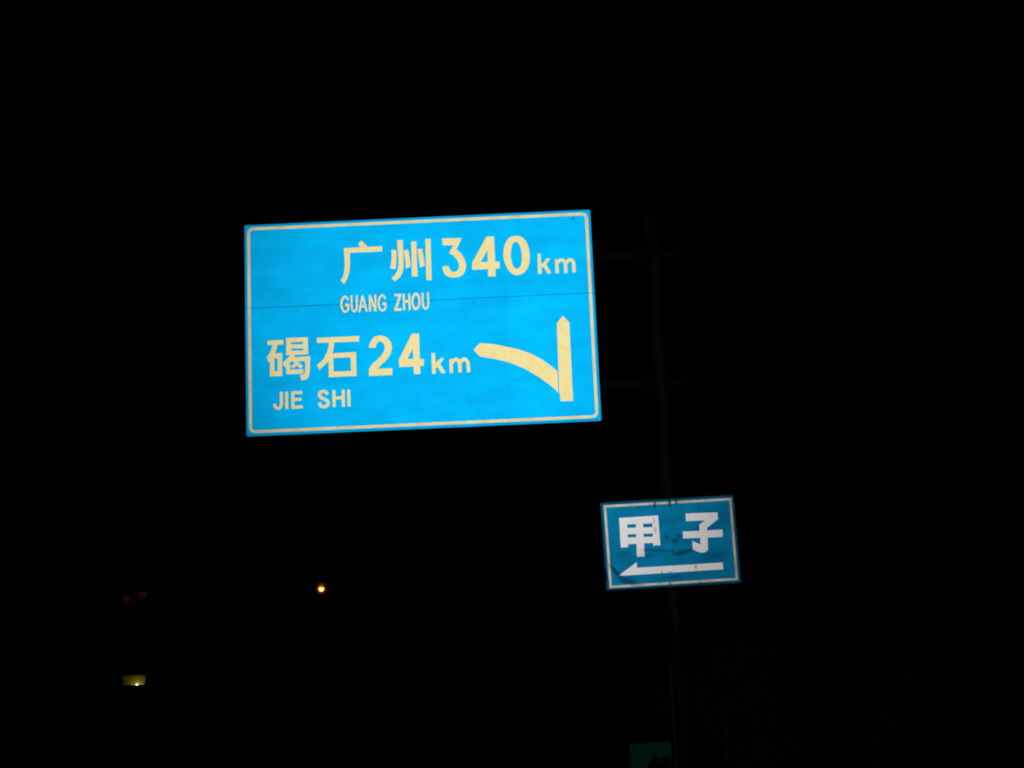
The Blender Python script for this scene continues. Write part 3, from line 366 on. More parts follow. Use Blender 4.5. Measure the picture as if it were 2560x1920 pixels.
 ('letter', [[[-1940,-895],[-1940,-912],[-1901,-913],[-1901,-896]],[[-1940,-912],[-1939,-929],[-1901,-930],[-1901,-913]],[[-1939,-929],[-1939,-947],[-1900,-948],[-1901,-930]],[[-1939,-947],[-1939,-964],[-1900,-965],[-1900,-948]],[[-1939,-964],[-1939,-980],[-1900,-981],[-1900,-965]],[[-1939,-980],[-1939,-995],[-1900,-996],[-1900,-981]],[[-1939,-995],[-1939,-1009],[-1900,-1009],[-1900,-996]],[[-1939,-1009],[-1939,-1022],[-1900,-1022],[-1900,-1009]],[[-1939,-1022],[-1939,-1034],[-1900,-1035],[-1900,-1022]],[[-1939,-1034],[-1939,-1045],[-1900,-1047],[-1900,-1035]],[[-1939,-1045],[-1939,-1055],[-1900,-1059],[-1900,-1047]],[[-1939,-1055],[-1940,-1063],[-1902,-1070],[-1900,-1059]],[[-1940,-1063],[-1942,-1071],[-1903,-1080],[-1902,-1070]],[[-1942,-1071],[-1943,-1079],[-1906,-1090],[-1903,-1080]],[[-1943,-1079],[-1945,-1085],[-1908,-1099],[-1906,-1090]],[[-1945,-1085],[-1947,-1090],[-1912,-1108],[-1908,-1099]],[[-1947,-1090],[-1949,-1094],[-1916,-1116],[-1912,-1108]],[[-1949,-1094],[-1951,-1096],[-1922,-1124],[-1916,-1116]],[[-1951,-1096],[-1953,-1098],[-1930,-1130],[-1922,-1124]],[[-1953,-1098],[-1955,-1099],[-1938,-1135],[-1930,-1130]],[[-1955,-1099],[-1958,-1100],[-1946,-1138],[-1938,-1135]],[[-1958,-1100],[-1961,-1101],[-1954,-1140],[-1946,-1138]],[[-1961,-1101],[-1965,-1101],[-1963,-1141],[-1954,-1140]],[[-1965,-1101],[-1968,-1101],[-1970,-1140],[-1963,-1141]],[[-1968,-1101],[-1971,-1100],[-1978,-1139],[-1970,-1140]],[[-1971,-1100],[-1975,-1099],[-1986,-1137],[-1978,-1139]],[[-1975,-1099],[-1978,-1098],[-1994,-1134],[-1986,-1137]],[[-1978,-1098],[-1981,-1097],[-2001,-1130],[-1994,-1134]],[[-1981,-1097],[-1983,-1095],[-2009,-1124],[-2001,-1130]],[[-1983,-1095],[-1985,-1093],[-2016,-1116],[-2009,-1124]],[[-1985,-1093],[-1987,-1089],[-2021,-1107],[-2016,-1116]],[[-1987,-1089],[-1989,-1084],[-2025,-1097],[-2021,-1107]],[[-1989,-1084],[-1992,-1077],[-2029,-1088],[-2025,-1097]],[[-1992,-1077],[-1994,-1069],[-2031,-1079],[-2029,-1088]],[[-1994,-1069],[-1997,-1059],[-2034,-1071],[-2031,-1079]],[[-1997,-1059],[-2000,-1051],[-2036,-1063],[-2034,-1071]]]),
 ('letter', [[[-1867,-897],[-1867,-1134],[-1828,-1136],[-1828,-899]]]),
 ('letter', [[[-1785,-897],[-1785,-1134],[-1746,-1135],[-1746,-898]],[[-1782,-934],[-1636,-935],[-1637,-896],[-1783,-895]],[[-1767,-1027],[-1647,-1028],[-1648,-992],[-1768,-991]],[[-1779,-1136],[-1629,-1133],[-1631,-1095],[-1781,-1098]]]),
 ('letter', [[[-1274,-947],[-1277,-942],[-1311,-964],[-1307,-970]],[[-1277,-942],[-1281,-936],[-1315,-958],[-1311,-964]],[[-1281,-936],[-1285,-930],[-1319,-952],[-1315,-958]],[[-1285,-930],[-1289,-923],[-1322,-948],[-1319,-952]],[[-1289,-923],[-1295,-916],[-1324,-945],[-1322,-948]],[[-1295,-916],[-1302,-910],[-1326,-943],[-1324,-945]],[[-1302,-910],[-1310,-905],[-1329,-941],[-1326,-943]],[[-1310,-905],[-1317,-901],[-1333,-939],[-1329,-941]],[[-1317,-901],[-1325,-898],[-1336,-938],[-1333,-939]],[[-1325,-898],[-1333,-896],[-1340,-937],[-1336,-938]],[[-1333,-896],[-1342,-895],[-1344,-936],[-1340,-937]],[[-1342,-895],[-1350,-894],[-1348,-936],[-1344,-936]],[[-1350,-894],[-1359,-895],[-1353,-937],[-1348,-936]],[[-1359,-895],[-1368,-897],[-1359,-938],[-1353,-937]],[[-1368,-897],[-1377,-899],[-1365,-939],[-1359,-938]],[[-1377,-899],[-1386,-902],[-1370,-941],[-1365,-939]],[[-1386,-902],[-1395,-906],[-1374,-943],[-1370,-941]],[[-1395,-906],[-1403,-912],[-1377,-945],[-1374,-943]],[[-1403,-912],[-1410,-919],[-1378,-947],[-1377,-945]],[[-1410,-919],[-1415,-926],[-1380,-949],[-1378,-947]],[[-1415,-926],[-1420,-935],[-1382,-952],[-1380,-949]],[[-1420,-935],[-1423,-944],[-1382,-954],[-1382,-952]],[[-1423,-944],[-1424,-953],[-1383,-957],[-1382,-954]],[[-1424,-953],[-1424,-963],[-1383,-959],[-1383,-957]],[[-1424,-963],[-1422,-972],[-1382,-961],[-1383,-959]],[[-1422,-972],[-1418,-981],[-1381,-965],[-1382,-961]],[[-1418,-981],[-1414,-990],[-1379,-969],[-1381,-965]],[[-1414,-990],[-1408,-998],[-1376,-973],[-1379,-969]],[[-1408,-998],[-1401,-1006],[-1372,-978],[-1376,-973]],[[-1401,-1006],[-1393,-1014],[-1368,-982],[-1372,-978]],[[-1393,-1014],[-1383,-1021],[-1362,-985],[-1368,-982]],[[-1383,-1021],[-1373,-1027],[-1355,-990],[-1362,-985]],[[-1373,-1027],[-1362,-1032],[-1345,-994],[-1355,-990]],[[-1362,-1032],[-1352,-1037],[-1334,-1000],[-1345,-994]],[[-1352,-1037],[-1343,-1042],[-1323,-1005],[-1334,-1000]],[[-1343,-1042],[-1335,-1046],[-1313,-1012],[-1323,-1005]],[[-1335,-1046],[-1328,-1051],[-1305,-1018],[-1313,-1012]],[[-1328,-1051],[-1321,-1057],[-1297,-1024],[-1305,-1018]],[[-1321,-1057],[-1315,-1062],[-1288,-1031],[-1297,-1024]],[[-1315,-1062],[-1311,-1066],[-1281,-1039],[-1288,-1031]],[[-1311,-1066],[-1308,-1070],[-1274,-1047],[-1281,-1039]],[[-1308,-1070],[-1306,-1073],[-1268,-1058],[-1274,-1047]],[[-1306,-1073],[-1306,-1076],[-1265,-1069],[-1268,-1058]],[[-1306,-1076],[-1305,-1080],[-1264,-1080],[-1265,-1069]],[[-1305,-1080],[-1305,-1085],[-1265,-1092],[-1264,-1080]],[[-1305,-1085],[-1306,-1089],[-1267,-1103],[-1265,-1092]],[[-1306,-1089],[-1308,-1093],[-1271,-1114],[-1267,-1103]],[[-1308,-1093],[-1309,-1095],[-1278,-1123],[-1271,-1114]],[[-1309,-1095],[-1311,-1097],[-1287,-1131],[-1278,-1123]],[[-1311,-1097],[-1316,-1099],[-1298,-1137],[-1287,-1131]],[[-1316,-1099],[-1323,-1102],[-1308,-1142],[-1298,-1137]],[[-1323,-1102],[-1330,-1104],[-1320,-1145],[-1308,-1142]],[[-1330,-1104],[-1338,-1106],[-1331,-1147],[-1320,-1145]],[[-1338,-1106],[-1344,-1106],[-1341,-1148],[-1331,-1147]],[[-1344,-1106],[-1350,-1106],[-1352,-1148],[-1341,-1148]],[[-1350,-1106],[-1356,-1105],[-1362,-1147],[-1352,-1148]],[[-1356,-1105],[-1362,-1104],[-1373,-1144],[-1362,-1147]],[[-1362,-1104],[-1367,-1102],[-1383,-1140],[-1373,-1144]],[[-1367,-1102],[-1372,-1100],[-1393,-1135],[-1383,-1140]],[[-1372,-1100],[-1374,-1098],[-1402,-1128],[-1393,-1135]],[[-1374,-1098],[-1376,-1096],[-1410,-1119],[-1402,-1128]],[[-1376,-1096],[-1378,-1092],[-1415,-1108],[-1410,-1119]],[[-1378,-1092],[-1380,-1086],[-1419,-1099],[-1415,-1108]],[[-1380,-1086],[-1382,-1078],[-1421,-1090],[-1419,-1099]],[[-1382,-1078],[-1385,-1070],[-1424,-1082],[-1421,-1090]],[[-1385,-1070],[-1388,-1061],[-1427,-1075],[-1424,-1082]]]),
 ('letter', [[[-1225,-903],[-1224,-1136],[-1185,-1137],[-1186,-904]],[[-1098,-905],[-1099,-1138],[-1060,-1139],[-1059,-906]],[[-1207,-1036],[-1080,-1033],[-1082,-995],[-1209,-997]]]),
 ('letter', [[[-1023,-909],[-1023,-1137],[-984,-1138],[-984,-909]]]),
 ('straight_arrow', [[[1951,-10],[2033,-107],[2030,-1199],[1861,-1196],[1862,-1125],[1850,-1074],[1854,-807],[1864,-107]]]),
 ('curved_arrow', [[[714,-431],[753,-386],[800,-342],[984,-363],[1147,-404],[1334,-455],[1495,-522],[1655,-621],[1774,-719],[1839,-783],[1836,-1077],[1761,-995],[1603,-862],[1404,-728],[1203,-630],[1001,-570],[801,-527],[757,-483]]])]
SMALL_GLYPHS = [
 ('character', [[[-663,372],[-556,372],[-569,-25],[-669,-27]],[[-218,374],[-136,375],[-137,-26],[-233,-27]],[[-663,372],[-136,375],[-142,273],[-663,280]],[[-658,235],[-142,219],[-146,135],[-664,147]],[[-659,107],[-147,91],[-152,10],[-666,13]],[[-439,369],[-344,368],[-359,-166],[-463,-165]]]),
 ('character', [[[234,379],[664,368],[664,276],[507,169],[501,134],[714,132],[705,34],[502,37],[495,-122],[473,-149],[439,-160],[398,-158],[343,-137],[292,-112],[295,4],[390,-44],[401,-40],[406,41],[176,44],[177,138],[405,133],[407,214],[487,271],[232,276]]]),
 ('arrow', [[[-733,-403],[-474,-236],[-471,-310],[676,-308],[677,-399]]])]


def glyph_mesh(polys, y0=-0.002, y1=0.0):
    """union of the strokes as one piece of cut film with its own edge"""
    vs, faces = [], []
    for P in polys:
        P = [(x / 1000, z / 1000) for x, z in P]
        a = sum(P[i][0] * P[(i + 1) % len(P)][1] - P[(i + 1) % len(P)][0] * P[i][1] for i in range(len(P)))
        if a < 0: P = P[::-1]
        b = len(vs); vs += [Vector(p) for p in P]; faces.append(list(range(b, b + len(P))))
    ov, oe, of, _a, _b, orf = delaunay_2d_cdt(vs, [], faces, 1, 1e-5)
    of = [f for f, o in zip(of, orf) if len(o)]
    n = len(ov); cnt = {}
    for f in of:
        for i in range(len(f)):
            e = (f[i], f[(i + 1) % len(f)]); cnt[tuple(sorted(e))] = cnt.get(tuple(sorted(e)), 0) + 1
    mb = MB()
    fs = [tuple(f) for f in of]
    for (a, b), c in cnt.items():
        if c == 1: fs.append((a, b, n + b, n + a))
    mb.add([(p.x, y0, p.y) for p in ov] + [(p.x, y1, p.y) for p in ov], fs)
    return mb

# ------------------------------------------------------------------ the post
PX, PY = 2.05, 22.676
post = tag(empty('sign_post', (PX, PY, 0)), 'tall grey steel sign post with two cantilever arms, carrying both blue signs', 'sign post')
MB().tube([(0, 0, 2.78), (0, 0, 8.55)], 0.100, 28).build('pole', M['steel'], post)
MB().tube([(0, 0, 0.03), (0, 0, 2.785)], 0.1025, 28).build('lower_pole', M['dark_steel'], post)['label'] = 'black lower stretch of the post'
MB().lathe((0, 0, 8.551), [(0.108, -0.03), (0.108, 0.0), (0.07, 0.03), (0.0, 0.04)], 28).build('pole_cap', M['steel'], post)
MB().box(-.25, .25, -.25, .25, .005, .03).build('base_plate', M['steel'], post, 0.004)
bolt_me = None
for sx in (-1, 1):
    for sy in (-1, 1):
        if bolt_me is None:
            bo = MB().tube([(0, 0, 0), (0, 0, .07)], .018, 6).build('anchor_bolt', M['steel'], post); bolt_me = bo.data
        else:
            bo = bpy.data.objects.new('anchor_bolt', bolt_me); COL.objects.link(bo); bo.parent = post
        bo.location = (.2 * sx, .2 * sy, .03)
for zz in (8.01, 6.17):
    a = MB().tube([(-5.45, 0.0, zz), (-0.098, 0.0, zz)], 0.095, 24).build('arm', M['arm_steel'], post)
    fl = MB().tube([(-0.30, 0, zz), (-0.255, 0, zz)], 0.17, 24).tube([(-0.245, 0, zz), (-0.20, 0, zz)], 0.17, 24).build('flange', M['arm_steel'], a)
    MB().tube([(0.098, 0.0, zz), (0.33, 0.0, zz)], 0.075, 24).tube([(0.33, 0, zz), (0.36, 0, zz)], 0.10, 24).build('stub', M['arm_steel'], a)
MB().tube([(-0.112, -0.045, 0.1), (-0.112, -0.045, 2.35)], 0.013, 10).build('edge_highlight', M['edge_highlight'], post)['label'] = 'thin pale strip added as the lit left edge of the black lower post'  # pale tube stands for the lit rim of the post
strap_me = None
for zz in (0.5, 1.2, 1.9):
    MB().tube([(0, 0, zz), (0, 0, zz + .025)], 0.112, 24).build('strap', M['dark_steel'], post)

# ------------------------------------------------------------------ the large direction sign
BW, BH = 4.8, 2.9736
bs = tag(empty('direction_sign', (-1.21532, 22.31599, 5.60112 + EYE), (0, 0, -0.0083427)),
         'large blue direction sign with cream lettering and two arrows, hung from the cantilever arms', 'road sign')
def rounded(x0, x1, z0, z1, rr):
    """rr: radius at (x0,z0),(x1,z0),(x1,z1),(x0,z1)"""
    pts = []
    for (cx, cz, a0, r_) in ((x0, z0, 180, rr[0]), (x1, z0, 270, rr[1]), (x1, z1, 0, rr[2]), (x0, z1, 90, rr[3])):
        if r_ == 0: pts.append((cx, cz)); continue
        ox = cx + (r_ if cx == x0 else -r_); oz = cz + (r_ if cz == z0 else -r_)
        for k in range(7):
            t = R(a0 + 90 * k / 6); pts.append((ox + r_ * math.cos(t), oz + r_ * math.sin(t)))
    return pts
SEAM = 0.2985
up_panel = MB().plate(rounded(-BW / 2, BW / 2, SEAM + .006, BH / 2, (0, 0, .022, .022)), 0.0, 0.022).build('panel', M['blue_sheet'], bs)
lo_panel = MB().plate(rounded(-BW / 2, BW / 2, -BH / 2, SEAM - .006, (.022, .022, 0, 0)), -0.0015, 0.022).build('panel', M['blue_sheet'], bs)
def rivets(z0, slope, x0, x1, step, par, rx, rz, yf):
    mb = MB(); x = x0; rnd = random.Random(int(z0 * 100) + 7)
    while x < x1:
        z = z0 + slope * x + rnd.uniform(-.004, .004); xx = x + rnd.uniform(-.006, .006)
        pr = [(xx + rx * math.cos(t) * rnd.uniform(.7, 1.1), z + rz * math.sin(t) * rnd.uniform(.7, 1.1)) for t in np.linspace(0, 2 * math.pi, 9)[:-1]]
        mb.plate(pr, yf - 0.004, yf); x += step
    return tag(mb.build('rivets', M['rivet'], par), kind='stuff')
rivets(0.222, 0.0, -2.31, 2.32, 0.1525, lo_panel, .0045, .009, -0.0015)
rivets(-1.404, 0.0, -0.85, 2.2, 0.1535, lo_panel, .006, .008, -0.0035)
for zz in (1.35, 0.9, 0.45, 0.12, -0.45, -1.0, -1.4):
    MB().box(-2.36, 2.36, .0225, .07, zz - .03, zz + .03).build('stiffener', M['back'], bs)
for xx in (-1.7, 0.0, 1.7):
    up_ = MB().box(xx - .05, xx + .05, .0705, .17, -1.42, 1.42).build('upright', M['back'], bs)
    for zz in (8.01, 6.17):
        z_ = zz - (5.60112 + EYE)
        MB().box(xx - .05, xx + .05, .1705, .262, z_ - .13, z_ + .13).build('clamp', M['back'], bs)
# border tape, laid as separate strips
bx, bz, bw, br = 2.362, 1.448, 0.0375, 0.085
def strip_box(x0, x1, z0, z1):
    g = .004
    if x1 - x0 > z1 - z0: x0 += g; x1 -= g
    else: z0 += g; z1 -= g
    return MB().plate([(x0, z0), (x1, z0), (x1, z1), (x0, z1)], -0.0045, -0.0016 if z1 < SEAM else 0.0).build('border_strip', M['border_tape'], bs)
xs = [-bx + br, -0.96, 0.66, bx - br]
for a, b in zip(xs[:-1], xs[1:]): strip_box(a, b, bz - bw, bz)
xs = [-bx + br, -1.16, 0.561, bx - br]
for a, b in zip(xs[:-1], xs[1:]): strip_box(a, b, -bz, -bz + bw)
zs = [-bz + br, -0.86, -0.217, SEAM, bz - br]
for a, b in zip(zs[:-1], zs[1:]): strip_box(-bx, -bx + bw, a, b)
zs = [-bz + br, -0.086, SEAM, bz - br]
for a, b in zip(zs[:-1], zs[1:]): strip_box(bx - bw, bx, a, b)
for sx in (-1, 1):
    for sz in (-1, 1):
        cx_, cz_ = sx * (bx - br), sz * (bz - br)
        arc = [(cx_ + sx * br * math.cos(t), cz_ + sz * br * math.sin(t)) for t in np.linspace(0.03, math.pi / 2 - .03, 10)]
        arc += [(cx_ + sx * (br - bw) * math.cos(t), cz_ + sz * (br - bw) * math.sin(t)) for t in np.linspace(math.pi / 2 - .05, .05, 10)]
        if sx * sz < 0: arc = arc[::-1]
        MB().plate(arc, -0.0045, 0.0 if sz > 0 else -.0016).build('border_strip', M['border_tape'], bs)
for kind, polys in BIG_GLYPHS:
    glyph_mesh(polys, -0.0045, -0.0005).build(kind, M['cream_sheet'], bs)
mb = MB()
for (u, v) in ((0.801, -0.427), (1.224, -0.486), (1.584, -0.679), (1.713, -0.874)):
    mb.plate([(u + .0045 * math.cos(t), v + .007 * math.sin(t)) for t in np.linspace(0, 2 * math.pi, 9)[:-1]], -.0065, -.0045)
tag(mb.build('rivets', surf('tarnished_rivet', (0.18, 0.14, 0.06), (0.3, 0.22, 0.1), 30, .6), bs), kind='stuff')

# ------------------------------------------------------------------ the small sign strapped to the post
SW, SH = 1.80217, 1.18552
ss = tag(empty('place_name_sign', (2.03068, 22.50599, 2.44942 + EYE), (0, -0.018468, 0.0089844)),
         'small weathered blue sign with two white characters and a left arrow, strapped to the post', 'road sign')
rnd = random.Random(3)
def ragged(p, q, n, amp):
    out = []
    for k in range(n):
        t = k / n
        dx, dz = q[0] - p[0], q[1] - p[1]; l = math.hypot(dx, dz)
        a = rnd.uniform(-amp, amp) if k else 0
        out.append((p[0] + dx * t - dz / l * a, p[1] + dz * t + dx / l * a))
    return out
hw, hh = SW / 2, SH / 2
outl = ragged((-hw, -hh + .01), (hw - .01, -hh), 26, .004) + ragged((hw, -hh + .012), (hw, hh - .01), 12, .002) + ragged((hw - .01, hh), (-hw + .012, hh), 44, .0035) + ragged((-hw, hh - .012), (-hw + .003, -.372), 10, .002) + [(-hw + .018, -.378), (-hw + .02, -.44), (-hw + .004, -.46)]
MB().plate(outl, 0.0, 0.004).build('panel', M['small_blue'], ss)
c4 = [(-0.858, 0.556), (0.868, 0.552), (0.864, -0.554), (-0.858, -0.558)]
tw = 0.031
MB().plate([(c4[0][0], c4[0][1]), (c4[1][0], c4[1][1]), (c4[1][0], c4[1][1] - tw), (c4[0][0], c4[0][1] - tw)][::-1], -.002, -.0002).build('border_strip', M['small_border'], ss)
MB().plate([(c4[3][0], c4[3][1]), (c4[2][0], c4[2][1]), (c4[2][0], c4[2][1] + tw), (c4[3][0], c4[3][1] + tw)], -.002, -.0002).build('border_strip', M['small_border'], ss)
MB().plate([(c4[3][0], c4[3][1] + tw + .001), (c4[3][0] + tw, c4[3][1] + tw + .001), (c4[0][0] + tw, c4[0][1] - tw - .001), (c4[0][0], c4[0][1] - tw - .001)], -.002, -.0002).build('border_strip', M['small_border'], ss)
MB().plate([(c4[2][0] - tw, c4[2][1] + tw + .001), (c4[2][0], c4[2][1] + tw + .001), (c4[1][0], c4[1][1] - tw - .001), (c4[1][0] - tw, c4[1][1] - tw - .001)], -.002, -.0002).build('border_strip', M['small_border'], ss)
for kind, polys in SMALL_GLYPHS:
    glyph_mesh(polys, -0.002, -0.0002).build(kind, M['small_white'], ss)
for zz in (.36, -.36):
    MB().box(-.8, .8, .0045, .045, zz - .025, zz + .025).build('rail', M['back'], ss)
    MB().box(-.13, .15, .0455, .072, zz - .02, zz + .02).build('clamp', M['back'], ss)

# ------------------------------------------------------------------ foliage
leaf_m, nt = newmat('leaves')
out = N(nt, 'ShaderNodeOutputMaterial'); oi = N(nt, 'ShaderNodeNewGeometry')
mx = N(nt, 'ShaderNodeMix', data_type='RGBA'); mx.inputs['A'].default_value = (.022, .045, .012, 1); mx.inputs['B'].default_value = (.075, .105, .035, 1)
nt.links.new(oi.outputs['Random Per Island'], mx.inputs['Factor'])
pl = N(nt, 'ShaderNodeBsdfPrincipled', Roughness=0.6); nt.links.new(mx.outputs['Result'], pl.inputs['Base Color'])
nt.links.new(pl.outputs[0], out.inputs['Surface'])
M['leaf'] = leaf_m
M['bark'] = surf('bark', (.05, .04, .03), (.10, .085, .065), 9, .9, 0, .5, (3, 3, .6))

def tree(name, label, cat, loc, h, rx, rz, n_leaf, seed, leaf=0.11, trunk=0.07, group=None, low=0.25):
    rg = np.random.default_rng(seed)
    root = tag(empty(name, loc), label, cat, group)
    tb = MB()
    bend = rg.normal(0, .06 * h, 2)
    ctr = [(bend[0] * t * t, bend[1] * t * t, h * .8 * t) for t in np.linspace(0, 1, 7)]
    tb.tube(ctr, [trunk * (1 - .75 * t) for t in np.linspace(0, 1, 7)], 9)
    ends = [np.array(ctr[-1])]
    for k in range(11):
        t = rg.uniform(low, .95); b = np.array([bend[0] * t * t, bend[1] * t * t, h * .8 * t])
        a = rg.uniform(0, 2 * np.pi); l = rx * rg.uniform(.55, 1.0)
        e = b + np.array([np.cos(a) * l, np.sin(a) * l, rz * rg.uniform(.15, .6)]); mid = (b + e) / 2 + np.array([0, 0, -.05 * h * rg.uniform(0, 1)])
        tb.tube([b, mid, e], [trunk * .45 * (1 - .5 * t), trunk * .28, trunk * .1], 6, False)
        ends += [e, (mid + e) / 2]
    tb.build('trunk', M['bark'], root)
    ends = np.array(ends); n_cl = 42
    cl = ends[rg.integers(0, len(ends), n_cl)] + rg.normal(0, 1, (n_cl, 3)) * np.array([rx, rx, rz]) * .2
    cr_ = rg.uniform(.10, .26, n_cl) * rx * 1.4
    idx = rg.integers(0, n_cl, n_leaf)
    d = rg.normal(0, 1, (n_leaf, 3)); d /= np.linalg.norm(d, axis=1)[:, None]
    c = cl[idx] + d * (cr_[idx] * rg.uniform(.25, 1, n_leaf) ** .6)[:, None]
    c[:, 2] = np.maximum(c[:, 2], .08)
    a = rg.normal(0, 1, (n_leaf, 3)); a[:, 2] -= .4; a /= np.linalg.norm(a, axis=1)[:, None]
    b = np.cross(a, rg.normal(0, 1, (n_leaf, 3))); b /= np.linalg.norm(b, axis=1)[:, None]
    L = leaf * rg.uniform(.6, 1.3, n_leaf)[:, None]
    v = np.stack([c - a * L * .5, c + b * L * .2, c + a * L * .5, c - b * L * .2], 1).reshape(-1, 3)
    fcs = [(4 * i, 4 * i + 1, 4 * i + 2, 4 * i + 3) for i in range(n_leaf)]
    me = bpy.data.meshes.new('crown'); me.from_pydata(v.tolist(), [], fcs); me.materials.append(M['leaf'])
    o = bpy.data.objects.new('crown', me); COL.objects.link(o); o.parent = root
    return root

tree('young_tree', 'young leafy tree standing in the dark just right of the post foot', 'tree', (3.05, 26.3, 0), 3.3, .85, 1.0, 5200, 11, .12, .05)
tree('leafy_shrub', 'low dark shrub covering the lower right of the green board', 'shrub', (2.62, 32.6, 0), 1.15, .42, .35, 1500, 5, .10, .02, low=.15)
tree('roadside_tree', 'nearly black roadside tree near the lower right corner', 'tree', (7.3, 31.5, 0), 2.7, 1.2, .9, 5200, 21, .13, .06)
tree('garden_tree', 'dark tree overlapping the right end of the lit yellow opening', 'tree', (-23.7, 113.0, 0), 7.6, 1.0, 1.6, 5200, 8, .24, .13, low=.45)

# ------------------------------------------------------------------ green board behind the shrub
gb = tag(empty('green_board', (2.42, 34.0, 0)), 'dim green board standing low behind the post, cut by the bottom edge', 'board')
MB().plate(rounded(-.405, .405, .42, 1.262, (.03, .03, .03, .03)), 0, .012).build('panel', M['green_sheet'], gb)
for sx in (-1, 1):
    MB().tube([(sx * .3, .036, .0), (sx * .3, .036, 1.2)], .022, 10).build('leg', M['dark_steel'], gb)

# ------------------------------------------------------------------ street lamp by the side road
sl = tag(empty('street_lamp', (-8.735, 77.3, 0)), 'lit orange street lamp on a slim dark pole, left of the signs', 'street lamp')
MB().tube([(0, 0, .3), (0, 0, 8.2)], [.085, .05], 16).build('pole', M['dark_steel'], sl)
MB().lathe((0, 0, 0), [(.17, 0), (.17, .25), (.10, .32), (.085, .34)], 16).build('pole_base', M['dark_steel'], sl)
MB().tube([(0, 0, 8.15), (-.04, -.12, 8.45), (-.12, -.5, 8.62), (-.22, -.9, 8.66)], [.045, .04, .035, .03], 12).build('arm', M['dark_steel'], sl)
hd = MB().add([(x, y, z) for (x, y, z) in [(-.16, .3, 0), (.16, .3, 0), (.2, -.35, 0), (-.2, -.35, 0), (-.1, .28, .10), (.1, .28, .10), (.12, -.28, .13), (-.12, -.28, .13)]],
              [(0, 3, 2, 1), (4, 5, 6, 7), (0, 1, 5, 4), (1, 2, 6, 5), (2, 3, 7, 6), (3, 0, 4, 7)]).build('lamp_head', M['dark_steel'], sl, .02)
hd.location = (-.25, -1.0, 8.60)
bowl_prof = [(.105 * math.sin(t), -.105 * math.cos(t)) for t in np.linspace(.02, 2.2, 12)]
bw_ = MB().lathe((0, 0, 0), bowl_prof, 20).build('bulb', glow('sodium_glow', (1.0, 0.42, 0.08), 4.0), sl)
bm_, nt = newmat('lamp_halo')  # lamp's halo drawn as two clear glowing shells
e_ = N(nt, 'ShaderNodeEmission', Color=(1.0, 0.10, 0.004, 1), Strength=0.03); t_ = N(nt, 'ShaderNodeBsdfTransparent')
ad_ = nt.nodes.new('ShaderNodeAddShader'); o_ = N(nt, 'ShaderNodeOutputMaterial')
nt.links.new(e_.outputs[0], ad_.inputs[0]); nt.links.new(t_.outputs[0], ad_.inputs[1]); nt.links.new(ad_.outputs[0], o_.inputs['Surface'])
bl = MB().lathe((0, 0, 0), [(.23 * math.sin(t), -.23 * math.cos(t)) for t in np.linspace(.02, 2.75, 16)], 24).build('halo_shell', bm_, sl)
bl.location = (-.28, -1.12, 8.37)
gm_ = bm_.copy(); gm_.name = 'inner_halo'  # brighter inner step of the drawn halo
for n_ in gm_.node_tree.nodes:
    if n_.type == 'EMISSION': n_.inputs['Strength'].default_value = 0.2; n_.inputs['Color'].default_value = (1.0, 0.16, 0.008, 1)
gi = MB().lathe((0, 0, 0), [(.16 * math.sin(t), -.16 * math.cos(t)) for t in np.linspace(.02, 3.1, 16)], 24).build('inner_halo', gm_, sl)
gi.location = (-.28, -1.12, 8.385)
bl['label'] = 'orange halo round the bulb, drawn as a faintly glowing shell'
bw_.location = (-.28, -1.12, 8.37)

# ------------------------------------------------------------------ dark house on the left with a lit opening
M['plaster'] = surf('house_plaster', (.22, .20, .17), (.32, .30, .26), 1.2, .9, 0, .1)
M['yellow_paint'] = surf('yellow_room_paint', (.26, .15, .035), (.60, .58, .05), .8, .8, 0, 0, (1, 1, 1), 2.0)
M['brown_paint'] = surf('brown_cupboard', (.20, .10, .04), (.28, .15, .05), 3, .8)
M['glass'] = surf('dark_glass', (.010, .012, .014), (.016, .018, .02), 2, .08)
M['frame'] = surf('window_frame_paint', (.10, .10, .10), (.15, .15, .14), 5, .6)
HX0, HX1, HY, HD, HZ = -33.0, -21.5, 118.0, 9.0, 10.6
hs = tag(empty('house', ((HX0 + HX1) / 2, HY, 0)), 'unlit three-storey house at the far left with one glowing yellow opening', 'house')
ox = (HX0 + HX1) / 2
lit = (-27.86 - ox, -26.28 - ox, 6.075, 6.73)
wins = [lit]
for zz in (1.0, 4.6, 8.0):
    for xx in (-32.2, -30.2, -24.9, -23.0):
        wins.append((xx - ox, xx + 1.2 - ox, zz, zz + 1.5))
wins.append((-27.6 - ox, -26.5 - ox, 0.15, 2.35))
wins.append((-27.7 - ox, -26.4 - ox, 8.0, 9.5))
